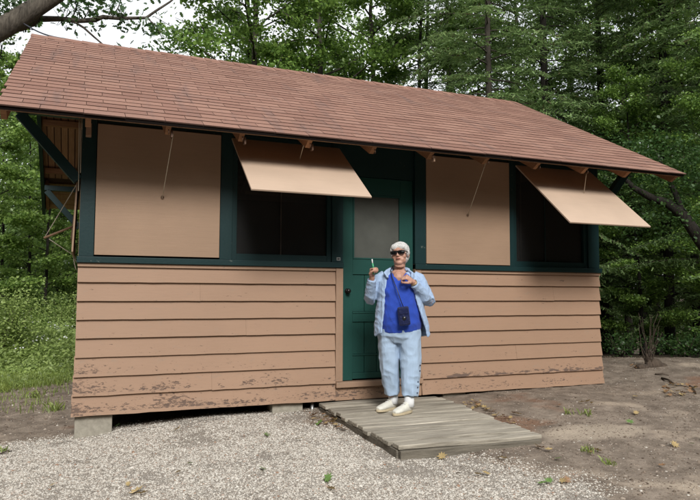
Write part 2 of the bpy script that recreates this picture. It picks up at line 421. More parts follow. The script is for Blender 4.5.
def make_ground():
    xs = grid_axis(-2.5, 8.5, .05, 400); ys = grid_axis(-3.2, 3, .05, 400)
    V = []; Cc = []
    for y in ys:
        for x in xs:
            V.append((x, y, gz(x, y)))
            dep = (x-CAM.x)*_fw.x+(y-CAM.y)*_fw.y
            gr = (1-sm(1, 4, x))*sm(8.7, 9.7, dep+.5*nz(x, y))
            fo = sm(9.2, 10.5, dep)*sm(3, 6, x)+(1-sm(1, 4, x))*sm(13, 16, dep)
            fo = max(fo, 1-sm(-8.5, -5.0, y), sm(7.5, 11, x)*sm(.5, -2, y), 1-sm(-7, -4, x)*1.0 if y < 3 else 0)
            q1 = math.hypot((x-3.95)/.62, (y+1.85)/.36)+.35*nz(x*4, y*4); q2 = math.hypot((x-3.5)/.42, (y+1.35)/.38)+.35*nz(x*4, y*4, 7)
            Cc.append((gravel(x, y), gr, min(1, fo), .5+.5*sm(1.15, .45, q1)-.5*sm(1.1, .4, q2)))
    nx = len(xs); Fs = [(j*nx+i, j*nx+i+1, (j+1)*nx+i+1, (j+1)*nx+i) for j in range(len(ys)-1) for i in range(nx-1)]
    me = bpy.data.meshes.new('ground'); me.from_pydata(V, [], Fs); me.update()
    me.polygons.foreach_set('use_smooth', [True]*len(Fs))
    ca = me.color_attributes.new('zone', 'FLOAT_COLOR', 'POINT'); ca.data.foreach_set('color', np.array(Cc, dtype=np.float32).ravel())
    tag(link_mesh('ground', me, M['ground']), kind='structure')
make_ground()

ICO = np.array([(0, 0, 1), (.9, 0, .35), (.28, .85, .3), (-.72, .52, .4), (-.7, -.5, .3), (.3, -.85, .4), (.7, .5, -.4), (-.3, .85, -.4), (-.9, 0, -.3), (-.25, -.85, -.4), (.75, -.5, -.35)])
ICOF = [(0, 1, 2), (0, 2, 3), (0, 3, 4), (0, 4, 5), (0, 5, 1), (1, 6, 2), (2, 7, 3), (3, 8, 4), (4, 9, 5), (5, 10, 1), (2, 6, 7), (3, 7, 8), (4, 8, 9), (5, 9, 10), (1, 10, 6)]
def stones(name, pts, sizes, mat, nr, label):
    n = len(pts); base = ICO[None]*(1+nr.normal(0, .16, (n, len(ICO), 1)))
    a = nr.uniform(0, 6.28, n); sx = sizes*nr.uniform(.7, 1.3, n); sy = sizes*nr.uniform(.7, 1.2, n); sz = sizes*nr.uniform(.4, .75, n)
    P = base*np.stack([sx, sy, sz], 1)[:, None]
    X = P[..., 0]*np.cos(a)[:, None]-P[..., 1]*np.sin(a)[:, None]; Y = P[..., 0]*np.sin(a)[:, None]+P[..., 1]*np.cos(a)[:, None]
    V = np.stack([X, Y, P[..., 2]], -1)+pts[:, None]
    tri = np.array(ICOF)[None]+(np.arange(n)*len(ICO))[:, None, None]; tri = tri.reshape(-1).astype(np.int32); nf = len(tri)//3
    me = bpy.data.meshes.new(name); V = V.reshape(-1, 3).astype(np.float32)
    me.vertices.add(len(V)); me.vertices.foreach_set('co', V.ravel()); me.loops.add(len(tri)); me.loops.foreach_set('vertex_index', tri)
    me.polygons.add(nf); me.polygons.foreach_set('loop_start', np.arange(0, nf*3, 3, dtype=np.int32)); me.update(calc_edges=True)
    return tag(link_mesh(name, me, mat), label, name.replace('_', ' '), kind='stuff')
nr = np.random.default_rng(3)
def scatter(n, x0, x1, y0, y1, fn):
    P = []
    for _ in range(n):
        x = rng.uniform(x0, x1); y = rng.uniform(y0, y1); pr = fn(x, y)
        if rng.random() < pr and not (2.205+.0375*y < x < 3.5 and -1.94 < y < 0): P.append((x, y, gz(x, y)))
    return np.array(P)
gfn = lambda x, y: gravel(x, y)*(.12+.88*sm(.2, .6, .56+.5*nz(x*1.6+3, y*1.6)+.35*nz(x*5, y*5)+.25*nz(x*15, y*15)-.35*sm(.35, .0, math.hypot(x-1.95, (y+2.15)*1.6))-.3*sm(.4, 0, math.hypot(x+.2, (y+1.6)*1.2))))
P = scatter(210000, -1.3, 3.3, -3.1, .3, gfn); stones('gravel', P, nr.lognormal(-5.38, .38, len(P)), M['stone'], nr, 'pale loose gravel spread in front of the cabin')
P = scatter(85000, 1.0, 8.5, -4.4, 2.6, lambda x, y: (.35+.5*nz(x*1.5, y*1.5, 4)+(.5 if y < -1.2 else 0))*(1-gravel(x, y))*(0 if (x < 5.75 and y > -.02) else 1)); stones('dirt_crumbs', P, nr.lognormal(-5.5, .45, len(P)), M['clod'], nr, 'small clods and pebbles on the bare dirt')
P = scatter(14000, -4, .0, .1, 5, lambda x, y: .6*(0 if x > -.05 else 1)); stones('dirt_pebbles', P, nr.lognormal(-4.9, .45, len(P)), M['clod'], nr, 'small pebbles on the dirt left of the cabin')

# ------------------------------------------------------------------ cabin
W, D, ZS = 5.767, 4.687, 1.30
ZE, OE, OL, ZR = 2.427, .746, .583, 4.099
YR = D/2
cabin = empty('cabin'); tag(cabin, 'tan clapboard cabin with a red-brown shingle roof, green trim and propped-up shutters', 'cabin')
XD0, XD1 = 2.456, 3.264
BH = ZS/8
def board_wall(x0, x1, seed, skirt=0., joints=True):
    mb = MB(); rr = random.Random(seed)
    for k in range(8):
        z0 = k*BH; z1 = z0+BH+.012; xs = [x0]
        if joints and x1-x0 > 1.5 and k in ((1, 4, 6) if seed == 3 else (2, 6)):
            xs.append(x0+rr.uniform(.25, .8)*(x1-x0))
        xs.append(x1); fl = .018*max(0, (3-k))/3
        for a, b in zip(xs, xs[1:]):
            a_, b_ = (a+.0006 if a > x0 else a), (b-.0006 if b < x1 else b); nseg = max(2, int((b_-a_)/.12))
            vs = []; dz = rr.uniform(-.003, .003); wv = [rr.uniform(-.002, .002) for _ in range(nseg+1)]
            ex0 = fl if a == x0 and x0 < .01 else 0; ex1 = fl if b == x1 and x1 > 5 else 0
            for i in range(nseg+1):
                x = a_+(b_-a_)*i/nseg; x += -ex0*(i == 0)+ex1*(i == nseg)
                chip = rr.uniform(-.004, .002) if k < 2 else wv[i]*.7
                zb = z0+dz+chip
                vs += [(x, -.036-fl+wv[i]*.5, zb), (x, -.008-fl*.66, z1+dz), (x, .004, z1+dz), (x, .004, zb)]
            fs = []
            for i in range(nseg):
                q = i*4
                for j in range(4): fs.append((q+j, q+4+j, q+4+(j+1) % 4, q+(j+1) % 4))
            fs += [(0, 1, 2, 3), (nseg*4+3, nseg*4+2, nseg*4+1, nseg*4)]
            mb.add(vs, fs)
    return mb
board_wall(0, 2.376, 3).build('clapboard_siding', M['siding'], cabin)
board_wall(3.345, W, 8).build('clapboard_siding', M['siding'], cabin)
# rear and side walls
mb = MB(); mb.box(.03, W-.03, D-.06, D, 0, 2.70)
mb.box(0, .05, .006, D-.063, 0, ZS)
mb.box(W-.05, W, .006, D-.063, 0, 1.42); mb.box(W-.05, W, .006, 1.36, 1.423, 2.75); mb.box(W-.05, W, 1.405, D-.063, 1.423, 2.75)
mb.box(0, .05, .006, D-.063, ZS+.003, 2.75)
for x in (0.003, W-.053):
    mb.add([(x, .006, 2.753), (x+.047, .006, 2.753), (x, D-.07, 2.753), (x+.047, D-.07, 2.753), (x, YR, 3.95), (x+.047, YR, 3.95)], [(0, 1, 5, 4), (2, 4, 5, 3), (0, 4, 2), (1, 3, 5), (0, 2, 3, 1)])
mb.build('cabin_wall', M['ply'], cabin)
mb = MB(); mb.box(.06, W-.06, .02, D-.065, -.0, .03); mb.build('cabin_floor', M['dark_wood'], cabin)
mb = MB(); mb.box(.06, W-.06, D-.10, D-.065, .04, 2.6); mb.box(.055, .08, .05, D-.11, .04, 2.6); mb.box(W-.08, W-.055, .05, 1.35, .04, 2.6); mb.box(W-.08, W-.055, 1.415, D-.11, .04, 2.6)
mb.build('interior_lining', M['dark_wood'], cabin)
# beams under the floor
mb = MB(); mb.box(.02, 2.3, .05, .15, -.01, .0-.002); mb.box(.4, W, 1.2, 1.3, -.12, -.004); mb.build('floor_joist', M['dark_wood'], cabin)
for a, b in ((0.012, .315), (1.75, 2.055), (3.62, 3.9), (5.35, 5.65)):
    m = MB(); m.box(a, b, .0, .2, -.42, -.012); m.build('foundation_block', M['concrete'], cabin, bevel=.008)
for yy in (2.2, 4.4):
    for a in (.02, 2.0, 4.0, 5.4):
        m = MB(); m.box(a, a+.3, yy, yy+.2, -.5, -.012); m.build('foundation_block', M['concrete'], cabin)
m = MB(); m.smooth = True; m.tube([(2.16, .03, -.4), (2.16, .03, -.004)], .018, 10); m.build('vent_pipe', M['metal'], cabin)

# green frame
HD = 2.50
def post(x0, x1, y=-.045, z0=ZS+.058, z1=2.66):
    m = MB(); m.box(x0, x1, y, .02, z0, z1); m.build('post', M['green_dark'], cabin, bevel=.003)
post(0.002, .123, -.03); post(1.214, 1.33, -.03); post(2.337, 2.454, -.03); post(3.266, 3.395, -.045, .0+1.358); post(4.469, 4.537, -.03); post(5.60, W-.002, -.03)
m = MB(); m.box(3.266, 3.343, -.04, .02, .175, 1.355); m.build('door_casing', M['tan'], cabin, bevel=.003)
m = MB(); m.box(2.379, 2.454, -.04, .02, .175, 1.299); m.build('door_casing', M['tan'], cabin, bevel=.003)
m = MB(); m.box(-.012, 2.454, -.058, .02, ZS+.002, ZS+.056); m.build('sill', M['green_dark'], cabin, bevel=.004)
m = MB(); m.box(3.266, W+.012, -.058, .02, ZS+.002, ZS+.056); m.build('sill', M['green_dark'], cabin, bevel=.004)
m = MB(); m.box(-.003, 2.376, -.036, .02, ZS-.030, ZS-.001); m.build('siding_cap', M['tan'], cabin)
m = MB(); m.box(3.345, W+.003, -.036, .02, ZS-.030, ZS-.001); m.build('siding_cap', M['tan'], cabin)
m = MB(); m.box(.0, W, -.02, .03, 2.663, 2.80); m.box(.13, 1.21, -.018, .03, 2.53, 2.66); m.box(3.4, 4.465, -.018, .03, 2.53, 2.66)
m.box(1.335, 2.333, -.018, .03, 2.56, 2.66); m.box(4.54, 5.597, -.018, .03, 2.56, 2.66); m.box(2.457, 3.263, -.018, .03, 2.245, 2.66); m.build('header_beam', M['green_dark'], cabin)
# closed shutters
def hookcord(a, b, parent, sag=.0, r=.0035):
    m = MB(); m.smooth = True; a = Vector(a); b = Vector(b)
    m.tube([a.lerp(b, i/6)+Vector((0, 0, -sag*math.sin(math.pi*i/6))) for i in range(7)], r, 5); m.build('cord', M['rope'], parent)
def eye(p_, parent, axis=(0, 0, 1)):
    m = MB(); m.smooth = True; p_ = Vector(p_)
    m.tube([p_+Vector((.012*math.cos(a), -.008, .012*math.sin(a))) for a in [i*math.pi/4 for i in range(9)]], .003, 5); m.build('screw_eye', M['hook'], parent)
for x0, x1, zb, zt in ((.127, 1.208, 1.372, 2.525), (3.400, 4.464, 1.366, 2.525)):
    m = MB(); m.box(x0, x1, -.046, -.028, zb, zt); s_ = m.build('closed_shutter', M['ply'], cabin, bevel=.002)
    xm = .685 if x0 < 1 else 3.908; eye((xm, -.05, 1.905), cabin)
    hx = .70 if x0 < 1 else 3.76
    hookcord((xm, -.06, 1.905), (hx, -.62, 2.36), cabin)
# open shutters (hinged on top, raised outward)
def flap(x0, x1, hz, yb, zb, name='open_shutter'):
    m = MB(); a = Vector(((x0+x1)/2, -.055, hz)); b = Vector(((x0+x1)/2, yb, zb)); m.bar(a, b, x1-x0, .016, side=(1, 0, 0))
    return m.build(name, M['ply_skylit'], cabin, bevel=.002)
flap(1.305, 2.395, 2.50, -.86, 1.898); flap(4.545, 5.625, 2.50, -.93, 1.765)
hookcord((1.88, -.36, 2.285), (1.84, -.60, 2.37), cabin); hookcord((5.155, -.46, 2.155), (5.07, -.60, 2.36), cabin)
# windows: sash frames and screens
def window(x0, x1, z0, z1, mull):
    m = MB(); f = .045
    m.box(x0, x0+f, -.005, .03, z0, z1); m.box(x1-f, x1, -.005, .03, z0, z1); m.box(x0+f+.001, x1-f-.001, -.003, .028, z0, z0+f*1.3); m.box(x0+f+.001, x1-f-.001, -.003, .028, z1-f, z1)
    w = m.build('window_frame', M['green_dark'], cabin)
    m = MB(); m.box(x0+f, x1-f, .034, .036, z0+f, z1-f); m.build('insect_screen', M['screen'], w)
    m = MB(); m.box(mull-.004, mull+.004, .010, .018, z0+f*1.31, z1-f-.001); m.build('mullion', M['bark' if mull < 3 else 'green_dark'], w)
window(1.333, 2.334, 1.36, 2.557, 1.817); window(4.54, 5.597, 1.36, 2.557, 5.0)
m = MB(); m.box(2.385, 2.425, -.034, -.0305, 1.375, 1.405); lp = m.build('latch_plate', M['metal'], cabin); m = MB(); m.box(2.393, 2.417, -.036, -.0342, 1.384, 1.396); m.build('slot', M['black'], lp)
# door
m = MB(); DZ0, DZ1 = .178, 2.24; y = .0
m.box(XD0+.004, XD0+.117, y, y+.035, DZ0, DZ1); m.box(XD1-.15, XD1-.004, y, y+.035, DZ0, DZ1)
xa, xb = XD0+.118, XD1-.151
m.box(xa, xb, y, y+.034, 2.06, DZ1); m.box(xa, xb, y, y+.034, 1.24, 1.395); m.box(xa, xb, y, y+.034, .76, .85); m.box(xa, xb, y, y+.034, .19, .25)
m.box(xa, xb, y-.006, y+.004, .845, .862); m.box(xa, xb, y+.004, y+.03, .42, .435)
nb = 4; w_ = (xb-xa)/nb
for i in range(nb):
    m.box(xa+i*w_+.003, xa+(i+1)*w_-.003, y+.012, y+.028, .251, .419); m.box(xa+i*w_+.003, xa+(i+1)*w_-.003, y+.012, y+.028, .436, .758)
    m.box(xa+i*w_+.003, xa+(i+1)*w_-.003, y+.012, y+.028, .863, 1.238)
m.box(xa, xb, y+.029, y+.033, .251, 1.238)
door = m.build('door', M['door'], cabin, bevel=.002)
m = MB(); m.box(xa+.001, xb-.001, y+.014, y+.018, 1.396, 2.059); m.build('door_screen', M['screen_door'], door)
m = MB(); bw = .014; m.box(xa, xa+bw, y-.006, y+.012, 1.397, 2.058); m.box(xb-bw, xb, y-.006, y+.012, 1.397, 2.058); m.box(xa+bw, xb-bw, y-.006, y+.012, 1.397, 1.397+bw); m.box(xa+bw, xb-bw, y-.006, y+.012, 2.058-bw, 2.058); m.build('screen_moulding', M['door'], door)
m = MB(); m.smooth = True; m.tube([(2.512, -.001, 1.07), (2.512, -.03, 1.07), (2.512, -.045, 1.07), (2.512, -.062, 1.07)], [.010, .010, .026, .018], 12); m.tube([(2.512, -.001, 1.07), (2.512, -.007, 1.07)], .027, 12); m.build('door_knob', M['knob'], door)
m = MB(); m.box(2.376, 3.345, -.075, .03, .118, .172); m.build('door_sill', M['tan'], cabin, bevel=.006)
m = MB(); m.box(2.379, 3.342, -.034, .02, -.01, .116); m.build('riser_board', M['siding'], cabin, bevel=.003)
# roof
SL = math.hypot(YR+OE, ZR-ZE); u = Vector((0, (YR+OE)/SL, (ZR-ZE)/SL)); nrm = Vector((0, -u.z, u.y))
def slope_pt(side, x, s_, h):
    p_ = Vector((x, -OE, ZE))+u*s_+nrm*h
    if side: p_.y = D-p_.y
    return p_
def slab(mb, side, x0, x1, s0, s1, h0, h1, h0b=None, h1b=None):
    """box lying on a slope; h0b/h1b heights at the far end"""
    h0b = h0 if h0b is None else h0b; h1b = h1 if h1b is None else h1b
    vs = [slope_pt(side, x, s_, h) for s_, hh in ((s0, (h0, h1)), (s1, (h0b, h1b))) for h in hh for x in (x0, x1)]
    fs = [(0, 1, 3, 2), (2, 3, 7, 6), (4, 6, 7, 5), (0, 4, 5, 1), (0, 2, 6, 4), (1, 5, 7, 3)]
    if side: fs = [f[::-1] for f in fs]
    mb.add(vs, fs)
# board sheathing: one mesh (roof) , shingles and ridge cap its children
mb = MB(); rr = random.Random(5)
for side in (0, 1):
    s_ = 0
    while s_ < SL-.03:      # over the room and eaves, boards parallel to the ridge
        e = min(s_+.135, SL-.012); slab(mb, side, .0-.0 if s_ > .62 else -OL+.02, W if s_ > .62 else W+OL-.02, s_+.004, e-.004, -.045, -.026); s_ += .135
    for x0 in list(np.arange(-OL+.02, -.04, .09))+list(np.arange(W+.01, W+OL-.05, .09)):   # gable overhangs, boards running down the slope
        slab(mb, side, x0+.006, x0+.083, .81 if side == 0 else .81, SL-.012, -.045, -.026)
roof = mb.build('roof', M['soffit'], cabin)
mb = MB()
for side in (0, 1): slab(mb, side, -OL+.005, W+OL-.005, .005, SL-.012, -.024, -.011)
mb.build('roofing_felt', M['shingle_edge'], roof)
mb = MB(); EXP = .130; nC = int(SL/EXP)+1
for side in (0, 1):
    for j in range(nC):
        s0 = -.022+j*EXP; s1 = min(s0+EXP+.02, SL+.0)
        if s1-s0 < .02: continue
        off = (.5 if j % 2 else 0)*.305+rr.uniform(-.02, .02)+(j//2*.1 % .3)*0; x = -OL-.012-off; wob = rr.uniform(-.003, .003)
        while x < W+OL+.012:
            a = max(x+.002, -OL-.014); b = min(x+.305-.002, W+OL+.014); jit = rr.uniform(-.0035, .0035)+wob+.004*math.sin(x*.9+j)
            if b-a > .02:
                lift = .006+rr.uniform(0, .0025)
                slab(mb, side, a, b, s0+jit, s1, lift-.011, lift, -.008, .001)
                mb.mi[-6] = 1; mb.mi[-4] = 1; mb.mi[-3] = 1; mb.mi[-2] = 1; mb.mi[-1] = 1
            x += .305
sh = mb.build('shingles', [M['shingle'], M['shingle_edge']], roof)
mb = MB(); x = -OL-.02
while x < W+OL:
    z = ZR+.010; l = .26
    for sd in (-1, 1):
        vs = [Vector((xx, YR+sd*yy, z+hh+zz)) for xx, zz in ((x, .006), (min(x+l, W+OL+.02), -.004)) for yy, hh in ((0, 0), (.15, -.15*.541)) for hh in (hh,)]
        a0, a1, b0, b1 = vs; th = Vector((0, 0, -.012))
        P8 = [a0, a1, b1, b0, a0+th, a1+th, b1+th, b0+th]; mb.add(P8, [(0, 1, 2, 3), (7, 6, 5, 4), (0, 4, 5, 1), (1, 5, 6, 2), (2, 6, 7, 3), (3, 7, 4, 0)])
    x += .135*1.0+.05
mb.build('ridge_cap', M['shingle'], roof)
# drip edge, dark
for side in (0, 1):
    mb = MB(); slab(mb, side, -OL-.002, W+OL+.002, -.012, .0, -.034, -.0115); mb.build('drip_edge', M['black_edge'], cabin)
# rafters
RX = [-.545, .045, .655, 1.265, 1.875, 2.505, 3.115, 3.745, 4.375, 5.005, 5.60, W+OL-.04]
for i, x in enumerate(RX):
    m = MB(); L = SL-.03; hw = .021
    for side in (0, 1):
        s_ = .035; vs = []
        pts = [(s_, -.046), (s_+.055, -.135), (L, -.135), (L, -.046)]
        vs = [slope_pt(side, x+dx, a, b) for dx in (-hw, hw) for a, b in pts]
        fs = [(0, 1, 2, 3), (7, 6, 5, 4), (0, 4, 5, 1), (1, 5, 6, 2), (2, 6, 7, 3), (3, 7, 4, 0)]
        m.add(vs, fs if not side else [f[::-1] for f in fs])
    if i in (0, len(RX)-1):      # rake: whole rafter in front, only a tail behind
        m = MB(); xt = x+(.045 if i == 0 else -.045)
        for side, s_end, xx in ((1, .75, xt), (0, L, x)):
            m = MB()
            pts = [(.035, -.046), (.09, -.135), (s_end, -.135), (s_end, -.046)]
            vs = [slope_pt(side, xx+dx, a, b) for dx in (-hw, hw) for a, b in pts]
            fs = [(0, 1, 2, 3), (7, 6, 5, 4), (0, 4, 5, 1), (1, 5, 6, 2), (2, 6, 7, 3), (3, 7, 4, 0)]
            m.add(vs, fs if not side else [f[::-1] for f in fs])
            if side: m.build('rafter_tail', M['rafter'], cabin)
    r_ = m.build('rafter', M['rafter'], cabin)
    if 1 < i < 10:
        c = slope_pt(0, x, .035, -.09)
        m = MB(); m.smooth = True; q = c+Vector((0.0, -.006, -.01))
        m.tube([q+Vector((0, .01, .02)), q+Vector((0, -.012, .018)), q+Vector((0, -.018, 0)), q+Vector((0, -.012, -.016)), q+Vector((0, .002, -.014))], .004, 6)
        m.build('hook', M['hook'], r_)
        if i in (2, 3, 4, 6):
            m = MB(); m.box(x+.0215, x+.036, c.y+.004, c.y+.05, c.z-.045, c.z+.012); m.build('cleat', M['hook'] if i != 6 else M['tan'], r_)
# dark barge boards on the rear rakes and short lookouts
for x in (-OL+.002, W+OL-.050):
    m = MB(); vs = [slope_pt(1, x+dx, a, b) for dx in (0, .048) for a, b in ((.0, -.03), (.0, -.17), (SL-.02, -.17), (SL-.02, -.03))]
    fs = [(0, 1, 2, 3), (7, 6, 5, 4), (0, 4, 5, 1), (1, 5, 6, 2), (2, 6, 7, 3), (3, 7, 4, 0)]; m.add(vs, [f[::-1] for f in fs]); m.build('barge_board', M['green_dark'], cabin)
for sgn in (0, 1):
    for side, ss in ((1, 1.05), (1, 2.1), (0, 1.6)):
        c = slope_pt(side, 0, ss, -.09); x0, x1 = ((-OL+.07, -.002) if sgn == 0 else (W+.002, W+OL-.07))
        m = MB(); m.box(x0, x1, c.y-.045, c.y+.045, c.z-.045, c.z+.03); m.build('lookout', M['rafter'], cabin)
# brackets under the gable overhangs
def bracket(x, sgn, y):
    b = MB(); e = x+sgn*(OL-.06)
    b.bar((x, y, 2.605), (e, y, 2.605), .085, .075); b.bar((x+sgn*.02, y, 2.02), (e-sgn*.03, y, 2.56), .085, .085)
    b.build('bracket', M['green_dark'], cabin, bevel=.003)
bracket(0, -1, -.0+.02); bracket(0, -1, D-.06); bracket(W, 1, .02); bracket(W, 1, D-.06)
m = MB(); m.box(.03, .075, -.14, -.06, 2.39, 2.50); m.build('light_fixture_box', M['tan'], cabin, bevel=.004)
# shutters on the left gable wall, seen edge-on, with their prop stick and cords
m = MB(); m.bar((-.012, .62, 2.48), (-.05, .62, 1.40), 1.1, .014, side=(0, 1, 0)); m.build('side_shutter', M['ply'], cabin)
m = MB(); m.bar((-.012, 2.1, 2.48), (-.085, 2.1, 1.62), 1.2, .014, side=(0, 1, 0)); m.build('side_shutter', M['ply'], cabin)
m = MB(); m.smooth = True; m.tube([at(44, 238, 1.25), at(77, 225, 1.2)], .012, 7); m.build('prop_stick', M['stick'], cabin)
hookcord(at(45, 237, 1.25), at(79.5, 180, 1.2), cabin, .0, .0045); hookcord(at(49, 239, 1.25), at(73, 255, 1.2), cabin, .0, .0045)
m = MB(); m.smooth = True
for k, (dx, l) in enumerate(((0, 20), (2, 26), (3.5, 16))):
    a = at(75+dx*.5, 241+k*3, .9); pts = [at(75-2.5*math.sin(math.pi*i/8)+dx*.6, 241+k*3+l*i/8, .9) for i in range(9)]; m.tube(pts, .005, 5)
m.build('rope_loop', M['rope'], cabin)
for px in (78.5, 80.5, 82): hookcord(at(px+.8, 118, .0-.02), at(px, 170+px % 5*6, .0-.02)+Vector((-.0, 0, 0)), cabin, 0, .004)
m = MB(); m.smooth = True; m.tube([(W-.02, .9, .90), (W+.62, .82, .875)], .016, 7); m.build('prop_stick', M['stick'], cabin)

# ------------------------------------------------------------------ boardwalk
dk = empty('deck', (2.8, -1, -.13)); tag(dk, 'low platform of weathered grey planks laid on the ground in front of the green door', 'deck')
o_ = Vector((2.8, -1, -.13)); n_pl = 14; rr = random.Random(12)
for k in range(n_pl):
    y1 = -.03-k*(1.90/n_pl); y0 = y1-1.90/n_pl+.018+rr.uniform(0, .010)
    def xl(y): return 2.205+.075*y*1.0/2*1.0+.0
    def xr(y): return 3.52+.19*y/2
    tz = -.024+rr.uniform(-.009, .009); m = MB(); n = 10; jl = rr.uniform(-.012, .012); jr = rr.uniform(-.015, .015)
    top = []; 
    vs = []
    for i in range(n+1):
        t_ = i/n
        for (yy, zz) in ((y0, tz-.034), (y0, tz), (y1, tz), (y1, tz-.034)):
            x = xl(yy)+jl+(xr(yy)+jr-xl(yy)-jl)*t_
            vs.append(Vector((x, yy-.05*(x-2.6)*(-yy/1.9)+.004*math.sin(4*t_+k*1.7), zz+.005*math.sin(5*t_+k*2)+rr.uniform(-.0008, .0008)))-o_)
    fs = [(i*4+j, i*4+(j+1) % 4, i*4+4+(j+1) % 4, i*4+4+j) for i in range(n) for j in range(4)]+[(3, 2, 1, 0), tuple(n*4+j for j in range(4))]
    m.add(vs, fs); m.build('plank', M['deck'], dk, bevel=.007)
def joist(name, a, b, w, z0, z1):
    a = Vector(a+((z0+z1)/2,))-o_; b = Vector(b+((z0+z1)/2,))-o_; m = MB(); m.bar(a, b, w, z1-z0, side=Vector((0, 0, 1)).cross(b-a)); m.build(name, M['deck_edge'], dk, bevel=.004)
joist('edge_board', (2.15, -1.895), (3.325, -1.955), .035, -.135, -.062)
joist('edge_board', (2.225, -.05), (2.155, -1.865), .035, -.135, -.062)
joist('edge_board', (3.485, -.05), (3.325, -1.91), .035, -.135, -.062)

# ------------------------------------------------------------------ woman
def remesh(parts, voxel, sm_it=3, disp=None):
    me = parts.mesh('tmp'); o = bpy.data.objects.new('tmp', me); COL.objects.link(o)
    r = o.modifiers.new('r', 'REMESH'); r.mode = 'VOXEL'; r.voxel_size = voxel; r.use_smooth_shade = True
    if sm_it:
        s_ = o.modifiers.new('s', 'SMOOTH'); s_.factor = .5; s_.iterations = sm_it
    dg = bpy.context.evaluated_depsgraph_get(); dg.update(); ne = bpy.data.meshes.new_from_object(o.evaluated_get(dg))
    bpy.data.objects.remove(o); bpy.data.meshes.remove(me)
    if disp:
        n = len(ne.vertices); co = np.empty(n*3, dtype=np.float32); ne.vertices.foreach_get('co', co); no = np.array([v.normal[:] for v in ne.vertices])
        co = co.reshape(-1, 3)
        for i in range(n): co[i] += no[i]*disp(co[i])
        ne.vertices.foreach_set('co', co.ravel())
    ne.update(); ne.materials.clear(); return ne
WTH = -26.6
woman = empty('person', (2.735, -.70, -.022), R(WTH))
tag(woman, 'white-haired person in sunglasses, open pale blue shirt, bright blue top and trousers on the deck', 'person')
# body
b = MB()
def limb(mb, pts, rad, n=14, ratio=1., side=None): mb.tube(pts, rad, n, ratio, side=side)
X1 = (1, 0, 0)
limb(b, [(.01, .01, .70), (.01, .0, .80), (.01, 0, .92), (.01, -.01, 1.05), (.01, 0, 1.16), (.01, .005, 1.235), (.012, .005, 1.275)],
     [(.15, .11), (.165, .125), (.155, .125), (.155, .12), (.15, .105), (.125, .075), (.07, .06)], 20, side=X1)
limb(b, [(.012, .005, 1.24), (.014, -.0, 1.29), (.016, -.012, 1.36)], [(.064, .060), (.052, .052), (.052, .054)], 14, side=X1)
# head (turned slightly to image left)
HC = Vector((.018, -.025, 1.432))
HR = Euler((R(-4), R(-5), R(-14))).to_matrix()
def H(x, y, z): return HC+HR @ Vector((x, y, z))
def hb(mb, c, r, n=14):
    q = MB(); q.blob((0, 0, 0), r, n=n); mb.add([HC+HR @ (Vector(c)+Vector(v)) for v in q.v], q.f)
hb(b, (0, .012, .022), (.074, .090, .088), 18); hb(b, (0, -.022, -.035), (.060, .062, .068), 16); hb(b, (0, -.050, -.084), (.034, .032, .024)); hb(b, (0, -.026, -.068), (.060, .052, .032))
for s_ in (-1, 1):
    hb(b, (s_*.040, -.052, -.026), (.026, .022, .024)); hb(b, (s_*.077, .012, -.004), (.010, .018, .030)); hb(b, (s_*.03, -.056, -.055), (.02, .018, .022))
    hb(b, (s_*.009, -.088, -.026), (.009, .010, .008))
hb(b, (0, -.083, -.005), (.010, .014, .026)); hb(b, (0, -.093, -.022), (.012, .013, .011)); hb(b, (0, -.072, .03), (.045, .014, .012)); hb(b, (0, -.078, -.051), (.022, .012, .012))
limb(b, [H(0, -.03, -.075), (.014, -.045, 1.325)], [.035, .05], 12)
b.blob((.006, -.070, 1.215), (.060, .055, .060)); b.blob((.01, -.03, 1.255), (.075, .055, .04))
# arms
shR, elR, wrR = Vector((-.165, .005, 1.215)), Vector((-.262, -.02, 1.015)), Vector((-.232, -.180, 1.222))
shL, elL, wrL = Vector((.185, .005, 1.215)), Vector((.285, -.015, 1.0)), Vector((.128, -.200, 1.180))
for s0, e0, w0 in ((shR, elR, wrR), (shL, elL, wrL)):
    limb(b, [s0, s0.lerp(e0, .5), e0, e0.lerp(w0, .35), w0], [.055, .047, .040, .037, .024], 12)
# legs and ankles
hipA, knA, anA = Vector((-.085, .02, .74)), Vector((-.085, .01, .43)), Vector((-.045, .075, .075))
hipB, knB, anB = Vector((.105, .0, .74)), Vector((.115, -.04, .43)), Vector((.10, -.075, .075))
for h_, k_, a_ in ((hipA, knA, anA), (hipB, knB, anB)):
    limb(b, [h_, h_.lerp(k_, .5), k_, k_.lerp(a_, .35), k_.lerp(a_, .8), a_], [.088, .072, .053, .052, .036, .036], 12)
